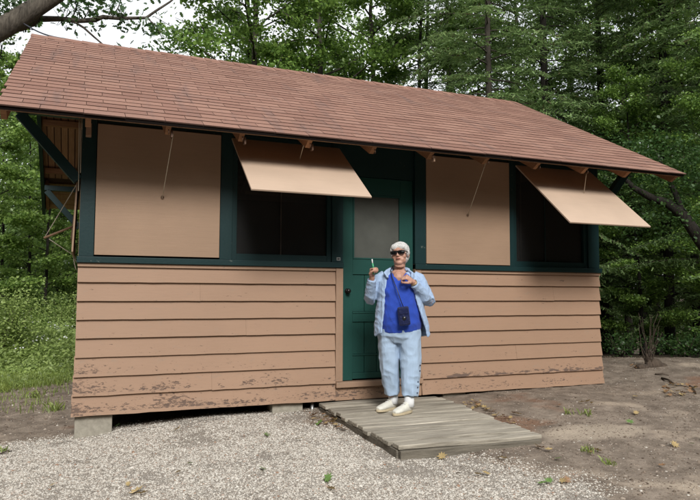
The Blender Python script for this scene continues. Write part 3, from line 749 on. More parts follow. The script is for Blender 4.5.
# hands
def hand(mb, wr, d, nrm_, side, curls, thumb, sc_=1.0):
    d = Vector(d).normalized(); n = Vector(nrm_); n = (n-d*n.dot(d)).normalized(); s0 = d.cross(n).normalized()*side
    P_ = lambda a, b_, c: wr+d*a*sc_+s0*b_*sc_+n*c*sc_
    mb.tube([P_(-.012, 0, 0), P_(.02, 0, 0), P_(.055, 0, 0), P_(.078, 0, 0)], [(.022*sc_, .017*sc_), (.032*sc_, .017*sc_), (.038*sc_, .0155*sc_), (.036*sc_, .012*sc_)], 14, side=s0)
    for i in range(4):
        off = -.030+.0200*i; L = (.040, .045, .042, .033)[i]; r = (.0088, .0092, .0088, .0078)[i]; c = curls[i]; ang = 0; p_ = P_(.074-.004*abs(i-1.3), off, 0); pts = [P_(.05, off*.9, 0), p_]
        for seg, k_ in ((L, 1.), (L*.62, 1.15), (L*.5, .7)):
            ang += c*k_; p_ = p_+(d*math.cos(ang)+n*math.sin(ang)+s0*((i-1.5)*.03))*seg*sc_; pts.append(p_)
        mb.tube(pts, [r*sc_]*2+[r*sc_, r*.93*sc_, r*.78*sc_], 9)
    ta, tb = thumb; p0 = P_(.012, -.026, .004); p1 = P_(.036, -.050, .012); p2 = p1+(d*math.cos(ta)*.9+n*math.sin(tb)-s0*.25*(1-tb)).normalized()*.032*sc_; p3 = p2+(d*math.cos(ta)*.7+n*math.sin(tb)*1.2+s0*.5*tb).normalized()*.026*sc_
    mb.tube([p0, p1, p2, p3], [.014*sc_, .0125*sc_, .0105*sc_, .0085*sc_], 9)
    return P_
PA = hand(b, wrR, (.06, -.25, 1), (.75, -.55, -.1), 1, (1.15, 1.25, 1.3, 1.35), (.5, .85))
PB = hand(b, wrL, (-.75, -.30, .55), (-.45, .55, -.75), -1, (.95, 1.1, 1.2, 1.3), (.4, .7))
me = remesh(b, .0048, 3); body = link_mesh('body', me, M['skin'], woman)
# hair: short, white
h = MB(); hb(h, (0, .024, .038), (.086, .092, .082), 20); hb(h, (0, .050, -.012), (.078, .064, .078), 16); hb(h, (-.024, -.044, .062), (.050, .034, .034), 14); hb(h, (.026, -.043, .060), (.046, .034, .034), 14)
for s_ in (-1, 1): hb(h, (s_*.072, .010, .012), (.018, .040, .040)); hb(h, (s_*.066, -.030, .045), (.018, .026, .030))
link_mesh('hair', remesh(h, .005, 1, lambda c: .003*noise.noise(Vector(c)*24)+.0025*noise.noise(Vector((c[0]*110, c[1]*110, c[2]*30)))), M['hair'], woman)
# sunglasses
g = MB()
for s_ in (-1, 1):
    q = MB(); q.blob((0, 0, 0), (.034, .007, .024), n=14); g.add([HC+HR @ (Vector((s_*.034, -.094+abs(v[0])*.25*(1 if v[0]*s_ > 0 else 0), .004))+Vector((v[0], v[1], max(-.018, min(.014, v[2]))))) for v in q.v], q.f)
g.tube([H(-.012, -.098, .010), H(.012, -.098, .010)], .004, 6); g.tube([H(-.066, -.086, .012), H(-.078, -.04, .010), H(-.081, .01, .008)], .0042, 6); g.tube([H(.066, -.086, .012), H(.078, -.04, .010), H(.081, .01, .008)], .0042, 6)
g.tube([H(-.066, -.088, .017), H(-.035, -.099, .019), H(0, -.101, .015), H(.035, -.099, .019), H(.066, -.088, .017)], .0032, 6)
g.build('sunglasses', M['lens'], woman)
g = MB(); g.smooth = True; g.tube([H(-.020, -.0845, -.052), H(-.008, -.0915, -.0495), H(.0, -.0925, -.0505), H(.009, -.0915, -.0495), H(.020, -.0845, -.052)], [.0020, .0042, .0046, .0042, .0020], 7); g.build('mouth', M['lip'], woman)
# top
t_ = MB()
limb(t_, [(.025, -.0, .745), (.022, -.012, .80), (.02, -.022, .90), (.015, -.024, 1.00), (.012, -.020, 1.10), (.01, -.008, 1.18), (.01, -.002, 1.235), (.012, .0, 1.268)],
     [(.190, .150), (.196, .158), (.190, .160), (.180, .150), (.178, .148), (.168, .128), (.140, .100), (.090, .070)], 28, side=X1)
for s_ in (-1, 1): t_.blob((.012+s_*.075, -.095, 1.075), (.078, .062, .075), n=14)
me = remesh(t_, .007, 4, lambda c: .010*(.25-abs(noise.noise(Vector((c[0]*7+c[2]*4, c[1]*7, c[2]*10)))))+.008*(.25-abs(noise.noise(Vector((c[0]*14+c[2]*9, c[1]*10, c[2]*9-c[0]*10))))))
link_mesh('blue_top', me, M['tee'], woman)
bm = bmesh.new(); bm.from_mesh(me)
cut = [f for f in bm.faces if (lambda c: c.y < -.02 and c.z > 1.185 and abs(c.x-.008) < .005+(c.z-1.185)*.80)(f.calc_center_median())]
bmesh.ops.delete(bm, geom=cut, context='FACES'); bm.to_mesh(me); bm.free(); me.update()
# shirt
s = MB(); rows = [(.700, .222, .178, -.030), (.78, .222, .180, -.022), (.88, .212, .178, -.018), (1.0, .200, .168, -.014), (1.10, .198, .160, -.008), (1.18, .190, .135, .0), (1.225, .165, .100, .002), (1.262, .110, .072, .004)]
N = 30
def ring(z, a, c, cy, grow, fl):
    pts = []
    # angles measured from the front (-Y) turning through image right, back, image left
    f0 = {0: .30, 1: .55}
    k = (z-.70)/.56
    st = R(68-40*k+(0 if k < .8 else 0)); en = R(360-(46-8*k))
    for i in range(N+1):
        th = st+(en-st)*i/N; fx = fl*max(0, math.cos(th-R(75)))*max(0, 1-k*1.6)
        pts.append(Vector((.015+(a+grow+fx)*math.sin(th), cy-(c+grow+fx*.6)*math.cos(th)*1., z-(.02*math.sin(th*3) if z < .71 else 0)-(.03*max(0, math.cos(th-R(80))) if z < .71 else 0))))
    return pts
o1 = [ring(z, a, c, cy, .010, .045) for z, a, c, cy in rows]; o2 = [ring(z, a, c, cy, -.006, .045) for z, a, c, cy in rows]
vs = [p_ for r_ in o1 for p_ in r_]+[p_ for r_ in o2 for p_ in r_]; nr_ = len(rows); K = nr_*(N+1); fs = []
for j in range(nr_-1):
    for i in range(N):
        q = j*(N+1)+i; fs.append((q, q+1, q+N+2, q+N+1)); fs.append((K+q+N+1, K+q+N+2, K+q+1, K+q))
for i in range(N):
    fs.append((i+1, i, K+i, K+i+1)); q = (nr_-1)*(N+1)+i; fs.append((q, q+1, K+q+1, K+q))
for j in range(nr_-1):
    q = j*(N+1); fs.append((q, q+N+1, K+q+N+1, K+q)); q += N; fs.append((q+N+1, q, K+q, K+q+N+1))
s.add(vs, fs)
limb(s, [Vector((-.12, .005, 1.235)), shR+Vector((0, 0, -.01)), shR.lerp(elR, .55), elR+Vector((-.004, .006, -.012)), elR.lerp(wrR, .25)+Vector((0, 0, -.012)), elR.lerp(wrR, .62), elR.lerp(wrR, .88)], [.05, .060, .056, .055, .050, .045, .041], 16)
limb(s, [Vector((.14, .005, 1.235)), shL+Vector((0, 0, -.01)), shL.lerp(elL, .55), elL+Vector((.004, .006, -.012)), elL.lerp(wrL, .25)+Vector((0, 0, -.012)), elL.lerp(wrL, .62), elL.lerp(wrL, .88)], [.05, .062, .059, .058, .053, .047, .042], 16)
# collar
for q in (((-.075, -.035, 1.285), (-.115, -.085, 1.245), (-.095, -.125, 1.215)), ((.095, -.035, 1.285), (.135, -.08, 1.245), (.125, -.12, 1.21))): s.tube(q, [(.014, .022), (.012, .030), (.009, .012)], 8, side=(1, 0, .6))
s.tube([(-.07, -.02, 1.285), (-.055, .055, 1.30), (.012, .078, 1.305), (.08, .055, 1.30), (.092, -.02, 1.285)], [(.012, .022)]*5, 8)
me = remesh(s, .0056, 2, lambda c: .011*(.25-abs(noise.noise(Vector((c[0]*13, c[1]*13, c[2]*4)))))+.009*(.25-abs(noise.noise(Vector((c[0]*14+c[2]*16, c[1]*12+3, c[2]*14-c[0]*12))))))
link_mesh('shirt', me, M['shirt'], woman)
# trousers
p = MB()
limb(p, [(.02, .0, .815), (.02, .0, .76), (.018, .005, .69), (.012, .01, .63)], [(.178, .135), (.194, .148), (.198, .146), (.165, .110)], 26, side=X1)
limb(p, [hipA+Vector((-.006, 0, -.01)), hipA.lerp(knA, .35), hipA.lerp(knA, .7), knA.lerp(anA, .15), knA.lerp(anA, .5), Vector((-.055, .06, .150))], [(.102, .12), (.100, .112), (.093, .102), (.088, .094), (.080, .086), (.070, .078)], 20, side=X1)
limb(p, [hipB+Vector((.006, 0, -.01)), hipB.lerp(knB, .35), hipB.lerp(knB, .7), knB.lerp(anB, .15), knB.lerp(anB, .5), Vector((.105, -.07, .148))], [(.104, .12), (.104, .114), (.098, .105), (.093, .098), (.085, .090), (.074, .080)], 20, side=X1)
me = remesh(p, .007, 2, lambda c: .014*(.22-abs(noise.noise(Vector((c[0]*12, c[1]*12, c[2]*2.2)))))+.011*(.22-abs(noise.noise(Vector((c[0]*9-c[2]*9, c[1]*9, c[2]*10+c[0]*9)))))*(1+1.2*max(0, .5-c[2])))
tr = link_mesh('trousers', me, M['pants'], woman)
for i in range(6):
    z = .185+.048*i; x = .172+.0035*i+(.02 if i > 3 else 0)*.5; m = MB(); m.smooth = True; m.blob((x, -.115+.006*i, z), (.007, .005, .007), n=8); m.build('button', M['button'], tr)
# socks and shoes
for toe, an, heel in ((Vector((-.185, -.075, .032)), anA, Vector((-.022, .115, .035))), (Vector((-.035, -.235, .032)), anB, Vector((.118, -.04, .035)))):
    m = MB(); m.smooth = True; m.tube([an+Vector((0, 0, .075)), an+Vector((0, 0, .02)), an+Vector((0, -.0, -.02))], [.045, .046, .047], 12); m.build('sock', M['sock'], woman)
    m = MB(); dd = (toe-heel); L = dd.length; dd.normalize(); sdv = Vector((-dd.y, dd.x, 0))
    f_ = lambda t__, z: heel+dd*(L*t__)+Vector((0, 0, z-.035))
    m.tube([f_(.03, .045), f_(.12, .052), f_(.3, .052), f_(.5, .046), f_(.72, .040), f_(.9, .034), f_(.99, .030)], [(.022, .03), (.036, .040), (.037, .042), (.040, .036), (.045, .029), (.040, .023), (.022, .014)], 16, side=sdv)
    m.tube([f_(.1, .075), f_(.22, .088), f_(.36, .083)], [(.030, .026), (.036, .018), (.030, .02)], 12, side=sdv)
    sh_ = link_mesh('shoe', remesh(m, .005, 2), M['shoe'], woman)
    m = MB(); ns = 24; vs = []
    for zz in (.0, .020):
        for k in range(ns):
            a = 2*math.pi*k/ns; t__ = .5-.54*math.cos(a); w__ = .046*math.sin(a)*(1.0-.14*math.cos(a))*(.92 if abs(t__-.42) < .16 else 1); pt = heel+dd*(L*t__)+sdv*w__; vs.append((pt.x, pt.y, zz+.002))
    m.add(vs, [tuple(range(ns))[::-1], tuple(range(ns, 2*ns))]+[(k, (k+1) % ns, ns+(k+1) % ns, ns+k) for k in range(ns)]); m.build('sole', M['sole'], sh_, bevel=.003)
    m = MB(); m.smooth = True
    for i in range(4):
        q = f_(.42+.09*i, .092-.011*i); m.tube([q-sdv*.018, q+Vector((0, 0, .004)), q+sdv*.018], .003, 5)
    m.build('laces', M['white'], sh_)
m = MB(); m.smooth = True; wv = (wrL-elL).normalized(); c = elL.lerp(wrL, .93); a1 = wv.orthogonal().normalized(); a2 = wv.cross(a1)
m.tube([c+a1*.031*math.cos(q*math.pi/6)+a2*.031*math.sin(q*math.pi/6) for q in range(13)], .004, 6); m.build('watch', M['gold'], woman)
# things she carries (their own top-level objects)
RW = Matrix.Translation(Vector((2.735, -.70, -.022))) @ Matrix.Rotation(R(WTH), 4, 'Z')
pouch = empty('camera_pouch', RW @ Vector((.062, -.215, .79)), R(WTH)); tag(pouch, 'small dark navy camera pouch hanging by a thin strap at the waist of the woman', 'pouch')
m = MB(); m.box(-.050, .050, -.026, .026, 0, .165); o = m.build('case', M['pouch'], pouch, bevel=.012); o.rotation_euler = (0, R(-7), 0)
m = MB(); m.smooth = True; m.tube([(.0, -.027, .062), (.0, -.032, .062)], [.018, .015], 16); q = m.build('lens', M['black'], o)
m = MB(); m.box(-.044, .044, -.031, -.0265, .10, .155); m.build('flap', M['pouch'], o, bevel=.002)
pl = Vector((.062, -.215, .79)); m = MB(); m.smooth = True
m.tube([Vector(v)-pl for v in ((.045, -.215, .955), (.02, -.208, 1.02), (-.01, -.205, 1.11), (-.035, -.17, 1.17), (-.055, -.13, 1.225), (-.066, -.06, 1.285), (-.05, .04, 1.325), (.012, .082, 1.335))], .004, 6); m.build('strap', M['black'], pouch)
hp = RW @ PA(.075, -.018, .022)
pen = empty('small_tool', hp, R(WTH)); tag(pen, 'small green pen-like tool with a white tip held up in the woman\'s raised fist', 'pen')
m = MB(); m.smooth = True; m.tube([(.004, 0, -.05), (.0, 0, .02), (-.006, 0, .05)], [.007, .008, .008], 10); m.build('barrel', M['pen'], pen)
m = MB(); m.smooth = True; m.tube([(-.006, 0, .0505), (-.009, 0, .075), (-.011, 0, .088)], [.0065, .005, .0045], 10); m.build('tip', M['white'], pen)
#@@FOREST
# ------------------------------------------------------------------ trees
def wob_line(r_, p0, p1, n, w):
    p0, p1 = Vector(p0), Vector(p1); L = (p1-p0).length; o = Vector((0, 0, 0)); out = []
    for i in range(n+1):
        if i: o += Vector((r_.gauss(0, 1), r_.gauss(0, 1), r_.gauss(0, .4)))*w*L/n
        out.append(p0.lerp(p1, i/n)+o)
    return out
def tap(r0, r1, n): return [r0+(r1-r0)*i/n for i in range(n+1)]
def broadleaf(name, seed, h, cr, zb, nleaf, lsize, mat, bark, tr_r=.13, layered=.16, shape=LEAF6):
    r_ = random.Random(seed); nr = np.random.default_rng(seed)
    root = empty(name, (0, 0, -500)); wood = MB(); wood.smooth = True
    tl = wob_line(r_, (0, 0, -.3), (r_.uniform(-.4, .4), r_.uniform(-.4, .4), h*.97), 14, .045); wood.tube(tl, tap(tr_r, .015, 14), 9)
    sprays = []
    nb = int(h*3.0)
    for i in range(nb):
        t_ = (zb/h)+(1-zb/h)*(i+.5)/nb; z = t_*14; a = tl[min(13, int(z))].lerp(tl[min(14, int(z)+1)], z-int(z))
        az = i*2.4+r_.uniform(-.4, .4); rel = (t_-zb/h)/(1-zb/h); L = cr*(.45+.9*math.sin(math.pi*min(1, rel*.85+.12)))*r_.uniform(.7, 1.15)
        el = r_.uniform(-.05, .35)+rel*.5; dr = Vector((math.cos(az)*math.cos(el), math.sin(az)*math.cos(el), math.sin(el)))
        e = a+dr*L; bl = wob_line(r_, a, e, 5, .10); r0 = max(.012, tr_r*.36*(1-t_*.6)); wood.tube(bl, tap(r0, .006, 5), 5)
        for k in range(r_.randint(5, 8)):
            q = r_.uniform(.25, 1.); c0 = bl[int(q*4)].lerp(bl[int(q*4)+1], q*4-int(q*4)) if q < 1 else bl[-1]
            a2 = az+r_.uniform(-1.2, 1.2); l2 = r_.uniform(.35, .95)*(.35+.3*cr/2); e2 = c0+Vector((math.cos(a2), math.sin(a2), r_.uniform(-.25, .3)))*l2
            wood.tube([c0, c0.lerp(e2, .5)+Vector((0, 0, .03)), e2], [.010, .006, .003], 4, cap=False); sprays.append((c0, e2))
    wood.build('trunk', bark, root)
    A = np.array([s_[0] for s_ in sprays]); B = np.array([s_[1] for s_ in sprays]); idx = nr.integers(0, len(sprays), nleaf)
    t_ = nr.uniform(.15, 1.12, nleaf)[:, None]; C = A[idx]*(1-t_)+B[idx]*t_; wd = .30*(cr/2.)**.3
    C = C+nr.normal(size=(nleaf, 3))*np.array([wd*.62, wd*.62, layered*.62])-np.array([0, 0, .04])
    Nn = nr.normal(size=(nleaf, 3))*.85+np.array([0, 0, 1.]); S = lsize*nr.uniform(.6, 1.3, nleaf)
    link_mesh('crown', np_mesh('crown', leaves(C, Nn, S, shape, nr), len(shape), nleaf, [mat]), mat, root)
    return root
def conifer(name, seed, h, cr, zb, mat, bark, tr_r=.15, dens=1.):
    r_ = random.Random(seed); nr = np.random.default_rng(seed); root = empty(name, (0, 0, -500)); wood = MB(); wood.smooth = True
    tl = wob_line(r_, (0, 0, -.3), (0, 0, h), 14, .012); wood.tube(tl, tap(tr_r, .02, 14), 9)
    C = []; Dd = []; Nn = []; S = []
    nb = int((h-zb)*9*dens)
    for i in range(nb):
        z = zb+(h-zb)*(i+.5)/nb; t_ = z/h*14; a = tl[min(13, int(t_))].lerp(tl[min(14, int(t_)+1)], t_-int(t_)); az = i*2.4+r_.uniform(-.5, .5)
        L = cr*(1-(z/h))**.75*r_.uniform(.55, 1.15)+.25; dh = Vector((math.cos(az), math.sin(az), 0)); n = 7; pts = []
        up = r_.uniform(-.05, .25); dro = r_.uniform(.18, .42)
        for k in range(n+1): q = k/n; pts.append(a+dh*(L*q)+Vector((0, 0, L*(up*q-dro*q*q))))
        wood.tube(pts, tap(.022*(1-.5*z/h), .004, n), 4, cap=False)
        side = Vector((-dh.y, dh.x, 0)); m_ = int(L/.085)
        for k in range(m_):
            q = .18+.82*(k+.5)/m_; kk = q*n; p0 = pts[min(n-1, int(kk))].lerp(pts[min(n, int(kk)+1)], kk-int(kk))
            for sg in (-1, 1):
                l2 = (.50*(1-q)+.14)*r_.uniform(.6, 1.2)*min(1., L/1.5+.2); d2 = (side*sg+dh*r_.uniform(.3, .8)+Vector((0, 0, r_.uniform(-.55, -.05)))).normalized()
                nn = max(2, int(l2/.042))
                for j in range(nn):
                    c0 = p0+d2*(l2*(j+.5)/nn)+Vector((0, 0, -.1*l2*(j/nn)**2)); C.append(c0); Dd.append(d2+dh*r_.uniform(-.9, .9)); S.append(r_.uniform(.07, .12)); Nn.append((r_.gauss(0, .7), r_.gauss(0, .7), 1))
    n = len(C); C = np.array(C); Dd = np.array([d[:] for d in Dd]); Nn = np.array(Nn); S = np.array(S)
    wood.build('trunk', bark, root)
    V = leaves(C, Nn, S, NEED, nr, dirs=Dd, aspect=.24); link_mesh('crown', np_mesh('crown', V, 4, n, [mat]), mat, root)
    return root
protoB = [broadleaf('broadleaf_tree', 11, 15, 2.4, 2.0, 36000, .096, M['leaf_maple'], M['bark'], .15),
          broadleaf('broadleaf_tree', 12, 13, 2.0, 1.2, 31000, .094, M['leaf_maple'], M['bark_dark'], .10),
          broadleaf('broadleaf_tree', 13, 9, 1.5, 1.0, 20000, .088, M['leaf_light'], M['bark_dark'], .07, layered=.10)]
protoC = [conifer('hemlock_tree', 21, 17, 3.3, 1.6, M['needle'], M['bark_dark'], .12, 1.35), conifer('hemlock_tree', 22, 16, 2.9, 1.2, M['needle_pale'], M['bark'], .085, 1.45)]
used = set()
def plant(proto, px, dist, s=1., rz=0., label='', cat='tree', group=None):
    p_ = atd(px, 290, dist); loc = (p_.x, p_.y, gz(p_.x, p_.y, False)-.05)
    if proto not in used:
        used.add(proto); o = proto; o.location = loc; o.rotation_euler = (0, 0, rz); o.scale = (s, s, s) if not isinstance(s, tuple) else s
    else: o = copy_thing(proto, loc, rz, s)
    return tag(o, label, cat, group)
GB = 'trees standing behind the cabin'
LF = 'trees beyond the weeds left of the cabin'
B0, B1, B2 = protoB; C0, C1 = protoC
plant(B1, 2, 19.0, .50, .5, 'thin dark-trunked tree at the left photo edge beyond the weeds', group=LF)
plant(B2, 27, 17.5, .66, 1.9, 'slim light green sapling left of the cabin, second trunk from the left edge', group=LF)
plant(B2, 44, 15.5, .60, 3.1, 'light green layered sapling behind the prop stick', group=LF)
plant(B1, 58, 20.5, .46, 4.0, 'dark broadleaf tree behind the rear gable corner of the cabin', group=LF)
plant(B2, -14, 15., .72, 5.0, 'bushy light green tree reaching in at the left edge', group=LF)
plant(B1, 78, 19, .44, 2.2, 'dark tree half hidden by the left end of the cabin', group=LF)
plant(B2, 150, 25., .86, .4, 'pale treetop showing just above the left part of the roof ridge', group=GB)
plant(B2, 106, 27., .80, 2.4, 'low distant treetop above the ridge near the hanging twig', group=GB)
plant(B0, 252, 18., .98, .0, 'tall green broadleaf tree rising above the middle left of the ridge', group=GB)
plant(B1, 262, 20., 1.15, 1.0, 'broadleaf tree with pale trunk just right of the tall one over the ridge', group=GB)
plant(B0, 318, 18.5, 1.02, 2.0, 'leafy tree with a dark trunk above the middle of the roof', group=GB)
plant(B0, 372, 21., 1.1, 3.3, 'broadleaf tree meeting the hemlocks above the roof', group=GB)
plant(B1, 410, 18., 1.02, 4.4, 'broadleaf tree behind the pale drooping hemlock boughs', group=GB)
plant(C1, 491, 13.2, .98, .3, 'hemlock with a bare grey trunk and pale drooping boughs above the ridge end', group=GB)
plant(C0, 548, 15.5, 1.0, 1.2, 'hemlock with a thick dark trunk above the right roof slope', group=GB)
plant(C1, 448, 18.0, 1.0, 2.5, 'hemlock behind and left of the grey-trunked one', group=GB)
plant(C0, 604, 17.5, 1.0, 2.9, 'dense dark hemlock over the right end of the roof', group=GB)
plant(C0, 668, 15.5, .95, 4.1, 'dark hemlock standing to the right of the cabin', group=GB)
plant(C1, 735, 13.5, .9, 5.2, 'hemlock beyond the right photo edge sending boughs into view', group=GB)
plant(B1, 697, 16.5, 1.05, 5.5, 'dark-trunked broadleaf tree at the right photo edge', group=GB)
plant(B0, 628, 21.5, .85, .9, 'broadleaf tree behind the right eave corner', group=GB)
plant(B0, 520, 22., 1.05, 5.0, 'broadleaf tree deep behind the two hemlock trunks', group=GB)
plant(B2, 668, 18., .80, 2.0, 'light green understorey tree right of the roof corner', group=GB)
plant(B1, 585, 19., .55, 3.5, 'small dark tree behind the right window shutter', group=GB)
plant(B1, 640, 13.5, .42, .3, 'small leafy sapling right of the cabin behind the dirt bank', group=GB)
plant(B1, 712, 12.5, .45, 3.7, 'shrubby broadleaf at the right edge above the dirt bank', group=GB)

# bent dark limb tree at right
r_ = random.Random(4)
root = empty('leaning_tree', atd(760, 380, 10.5)); base = root.location.copy(); base.z = gz(base.x, base.y, False); root.location = base
tag(root, 'tree at the right edge whose bent dark limb arches up and left beside the shutter', 'tree')
m = MB(); m.smooth = True
P_ = [base+Vector((0, 0, -.2)), atd(752, 330, 10.5), atd(722, 270, 10.4), atd(698, 237, 10.3), atd(683, 215, 10.2), atd(667, 203, 10.2), atd(650, 197, 10.1), atd(634, 188, 10.), atd(618, 172, 10.)]
m.tube([Vector(q)-base for q in P_], [.13, .11, .10, .085, .075, .062, .052, .04, .02], 10)
m.tube([atd(683, 215, 10.2)-base, atd(676, 195, 10.3)-base, atd(668, 178, 10.4)-base, atd(655, 150, 10.6)-base], [.05, .04, .03, .012], 8)
m.build('trunk', M['bark_dark'], root)
nrr = np.random.default_rng(9); ctr = [(618, 172), (606, 160), (655, 150), (640, 170), (690, 180), (670, 225), (630, 210), (705, 160)]
C = []
for (a, c) in ctr:
    q = np.array(atd(a, c, 10.4)-base); C.append(q+nrr.normal(size=(900, 3))*np.array([.42, .42, .16]))
C = np.concatenate(C); n = len(C)
link_mesh('crown', np_mesh('crown', leaves(C, nrr.normal(size=(n, 3))*.6+[0, 0, 1], .045*nrr.uniform(.6, 1.3, n), LEAF6, nrr), 6, n, [M['leaf_oak']]), M['leaf_oak'], root)

# oak overhanging at top left
ok = atd(-150, 300, 10.2); base = Vector((ok.x, ok.y, gz(ok.x, ok.y, False))); root = empty('oak_tree', base)
tag(root, 'big oak at left with a thick grey limb crossing the top left corner', 'tree')
d0 = 10.6
def A(px, py, d=d0): return atd(px, py, d)-base
m = MB(); m.smooth = True
m.tube([Vector((0, 0, -.3)), A(-140, 180, 10.3), A(-110, 110, 10.4), A(-60, 66), A(-20, 40), A(8, 25), A(32, 10), A(58, -6), A(90, -30)], [.30, .27, .24, .20, .165, .15, .14, .12, .09], 14)
m.tube([A(-30, 30, 10.9), A(0, 28, 10.9), A(20, 26, 10.9), A(32, 22, 10.9), A(38, 19, 10.9), A(60, 19, 10.9), A(80, 21, 10.9), A(95, 20, 10.9), A(103, 17, 10.9), A(118, 18.5, 10.9), A(146, 18, 10.9), A(156, 11, 10.9), A(170, 2, 10.9), A(182, -8, 10.9)],
       [.11, .10, .085, .07, .050, .040, .036, .040, .034, .028, .024, .020, .016, .010], 10)
m.tube([A(34, 20, 10.8), A(37, 13, 10.7), A(40, 6, 10.6)], [.06, .05, .05], 8)
m.tube([A(66, 20, 10.9), A(76, 23, 10.9), A(84, 28, 10.9), A(94, 37, 10.9), A(107, 48, 10.9), A(118, 58, 10.9)], [.020, .019, .018, .015, .012, .006], 7)
m.tube([A(147, 18, 10.9), A(156, 26, 10.9), A(162, 38, 10.9)], [.012, .010, .005], 6)
m.tube([A(72, 20, 10.9), A(76, 8, 10.9), A(80, -5, 10.9)], [.014, .010, .006], 6)
m.tube([A(112, 18, 10.9), A(118, 8, 10.9), A(122, -2, 10.9)], [.012, .010, .006], 6)
for _ in range(26):
    a = r_.uniform(60, 128); m.tube([A(a, 19, 10.9), A(a+r_.uniform(-8, 8), 19+r_.choice((-10, -7, 6)), 10.9+r_.uniform(-.3, .3))], [.006, .003], 4)
m.build('trunk', M['bark_oak'], root)
nrr = np.random.default_rng(19); C = []
for (a, c, k, sx, sz) in [(72, 8, 70, .16, .10), (68, 24, 45, .16, .06), (85, 2, 90, .2, .12), (98, 6, 90, .18, .14), (110, 3, 90, .2, .12), (120, 12, 30, .14, .08), (97, 26, 30, .12, .06), (124, 20, 40, .16, .08), (156, 31, 60, .2, .09), (150, 24, 40, .2, .1), (8, 6, 120, .22, .14), (20, 14, 60, .2, .08), (2, 18, 90, .2, .12),
                          (28, 22, 50, .12, .08), (150, -8, 80, .3, .15), (60, -15, 120, .4, .1), (138, 30, 30, .2, .1), (142, 46, 40, .25, .1), (172, 47, 40, .25, .1), (0, 4, 100, .25, .15), (-12, 20, 100, .3, .2), (90, -12, 120, .4, .1), (45, -8, 100, .35, .06)]:
    q = np.array(A(a, c, 10.9)); k = int(k*(.62 if 45 < a < 180 else 1.)); C.append(q+nrr.normal(size=(k, 3))*np.array([sx, sx*1.5, sz])*.8)
C = np.concatenate(C); n = len(C)
link_mesh('crown', np_mesh('crown', leaves(C, nrr.normal(size=(n, 3))*.8+[0, -.2, .6], .098*nrr.uniform(.6, 1.25, n), OAK, nrr), len(OAK), n, [M['leaf_oak']]), M['leaf_oak'], root)
# overhead cable
p0 = atd(24, 24, 10.3); p1 = atd(66, 37, 9.2)-Vector((0, 0, .12)); m = MB(); m.smooth = True
p1 = Vector((.55, YR+.12, ZR+.02)) if False else at(66, 39.2, YR+.25)
m.tube([(p0.lerp(p1, i/8)-p0)+Vector((0, 0, -.04*math.sin(math.pi*i/8))) for i in range(9)], .011, 6); o = m.build('cable', M['wire'], loc=p0); tag(o, 'thin dark cable running from the oak limb to the left end of the ridge', 'cable')

# far wood: one mass
def far_wood():
    nr = np.random.default_rng(31); r_ = random.Random(31); C = []; wood = MB(); S = []
    for i in range(1500):
        px = r_.uniform(-160, 860); d = r_.uniform(23, 42); top = .40+.05*nz(px*.01, 3)
        if px < 195: top = .19+.08*sm(60, 0, px)
        elif px > 430: top = .50
        el = r_.uniform(-.06, top) if r_.random() < .7 else r_.uniform(-.06, .12)
        if 150 < px < 460 and el > .22 and r_.random() < .75: continue
        if px >= 460 and el > .24 and r_.random() < .68: continue
        p_ = atd(px, 290, d); z = CAM.z+math.tan(el)*d
        k = 190; rad = r_.uniform(.8, 1.5); C.append(np.array((p_.x, p_.y, z))+nr.normal(size=(k, 3))*np.array([rad, rad, rad*.5])*.62); S.append(np.full(k, d/28*.19))
    C = np.concatenate(C); S = np.concatenate(S)*nr.uniform(.6, 1.3, len(C)); n = len(C)
    V = leaves(C, nr.normal(size=(n, 3))*.8+[0, -.2, .8], S, LEAF4, nr)
    for i in range(70):
        px = r_.uniform(-120, 820); d = r_.uniform(20, 38); p_ = atd(px, 290, d); hh = r_.uniform(8, 16) if px > 195 else r_.uniform(4, 6.5); g = gz(p_.x, p_.y, False)
        wood.tube(wob_line(r_, (p_.x, p_.y, g-1), (p_.x+r_.uniform(-.6, .6), p_.y, g+hh), 6, .04), tap(r_.uniform(.07, .19), .03, 6), 6)
    o = link_mesh('woodland', np_mesh('woodland', V, 4, n, [M['wood_far']]), M['wood_far']); tag(o, 'dense green wood filling the background behind the cabin', 'woodland', kind='stuff')
    o = wood.build('woodland_trunks', M['bark_dark']); tag(o, 'dark trunks deep in the wood behind the cabin', 'woodland', kind='stuff')
far_wood()

def add_sky_blocker():
    """unseen wood ring behind and beside the camera, added to block low sky"""
    nr = np.random.default_rng(61); r_ = random.Random(61); C = []; wood = MB()
    for i in range(1500):
        a = r_.uniform(R(75), R(330)); d = r_.uniform(15, 24); front = abs((math.degrees(a)-190)) < 32; top = R(22) if front else R(37)  # unseen trees shaped to cut sky light, kept low toward the sun
        x, y = CAM.x+math.sin(a)*d, CAM.y+math.cos(a)*d; z = CAM.z+math.tan(r_.uniform(-.05, top))*d; rad = 1.7
        C.append(np.array((x, y, z))+nr.normal(size=(75, 3))*np.array([rad, rad, rad*.6])*.62)
    C = np.concatenate(C); n = len(C); V = leaves(C, nr.normal(size=(n, 3))+[0, 0, .5], .5*nr.uniform(.6, 1.3, n), LEAF4, nr)
    for i in range(46):
        a = r_.uniform(R(75), R(330)); d = r_.uniform(15, 24); x, y = CAM.x+math.sin(a)*d, CAM.y+math.cos(a)*d; g = gz(x, y, False); wood.tube(wob_line(r_, (x, y, g-1), (x, y, g+(5 if abs(math.degrees(a)-190) < 32 else 13)), 6, .03), tap(.18, .04, 6), 6)
    o = link_mesh('sky_blocker_wood', np_mesh('sky_blocker_wood', V, 4, n, [M['leaf_oak']]), M['leaf_oak']); tag(o, 'unseen green wood added on the side away from the cabin to block low sky', 'woodland', kind='stuff')
    o = wood.build('sky_blocker_trunks', M['bark_dark']); tag(o, 'dark trunks of the unseen wood added away from the cabin to block low sky', 'woodland', kind='stuff')
add_sky_blocker()

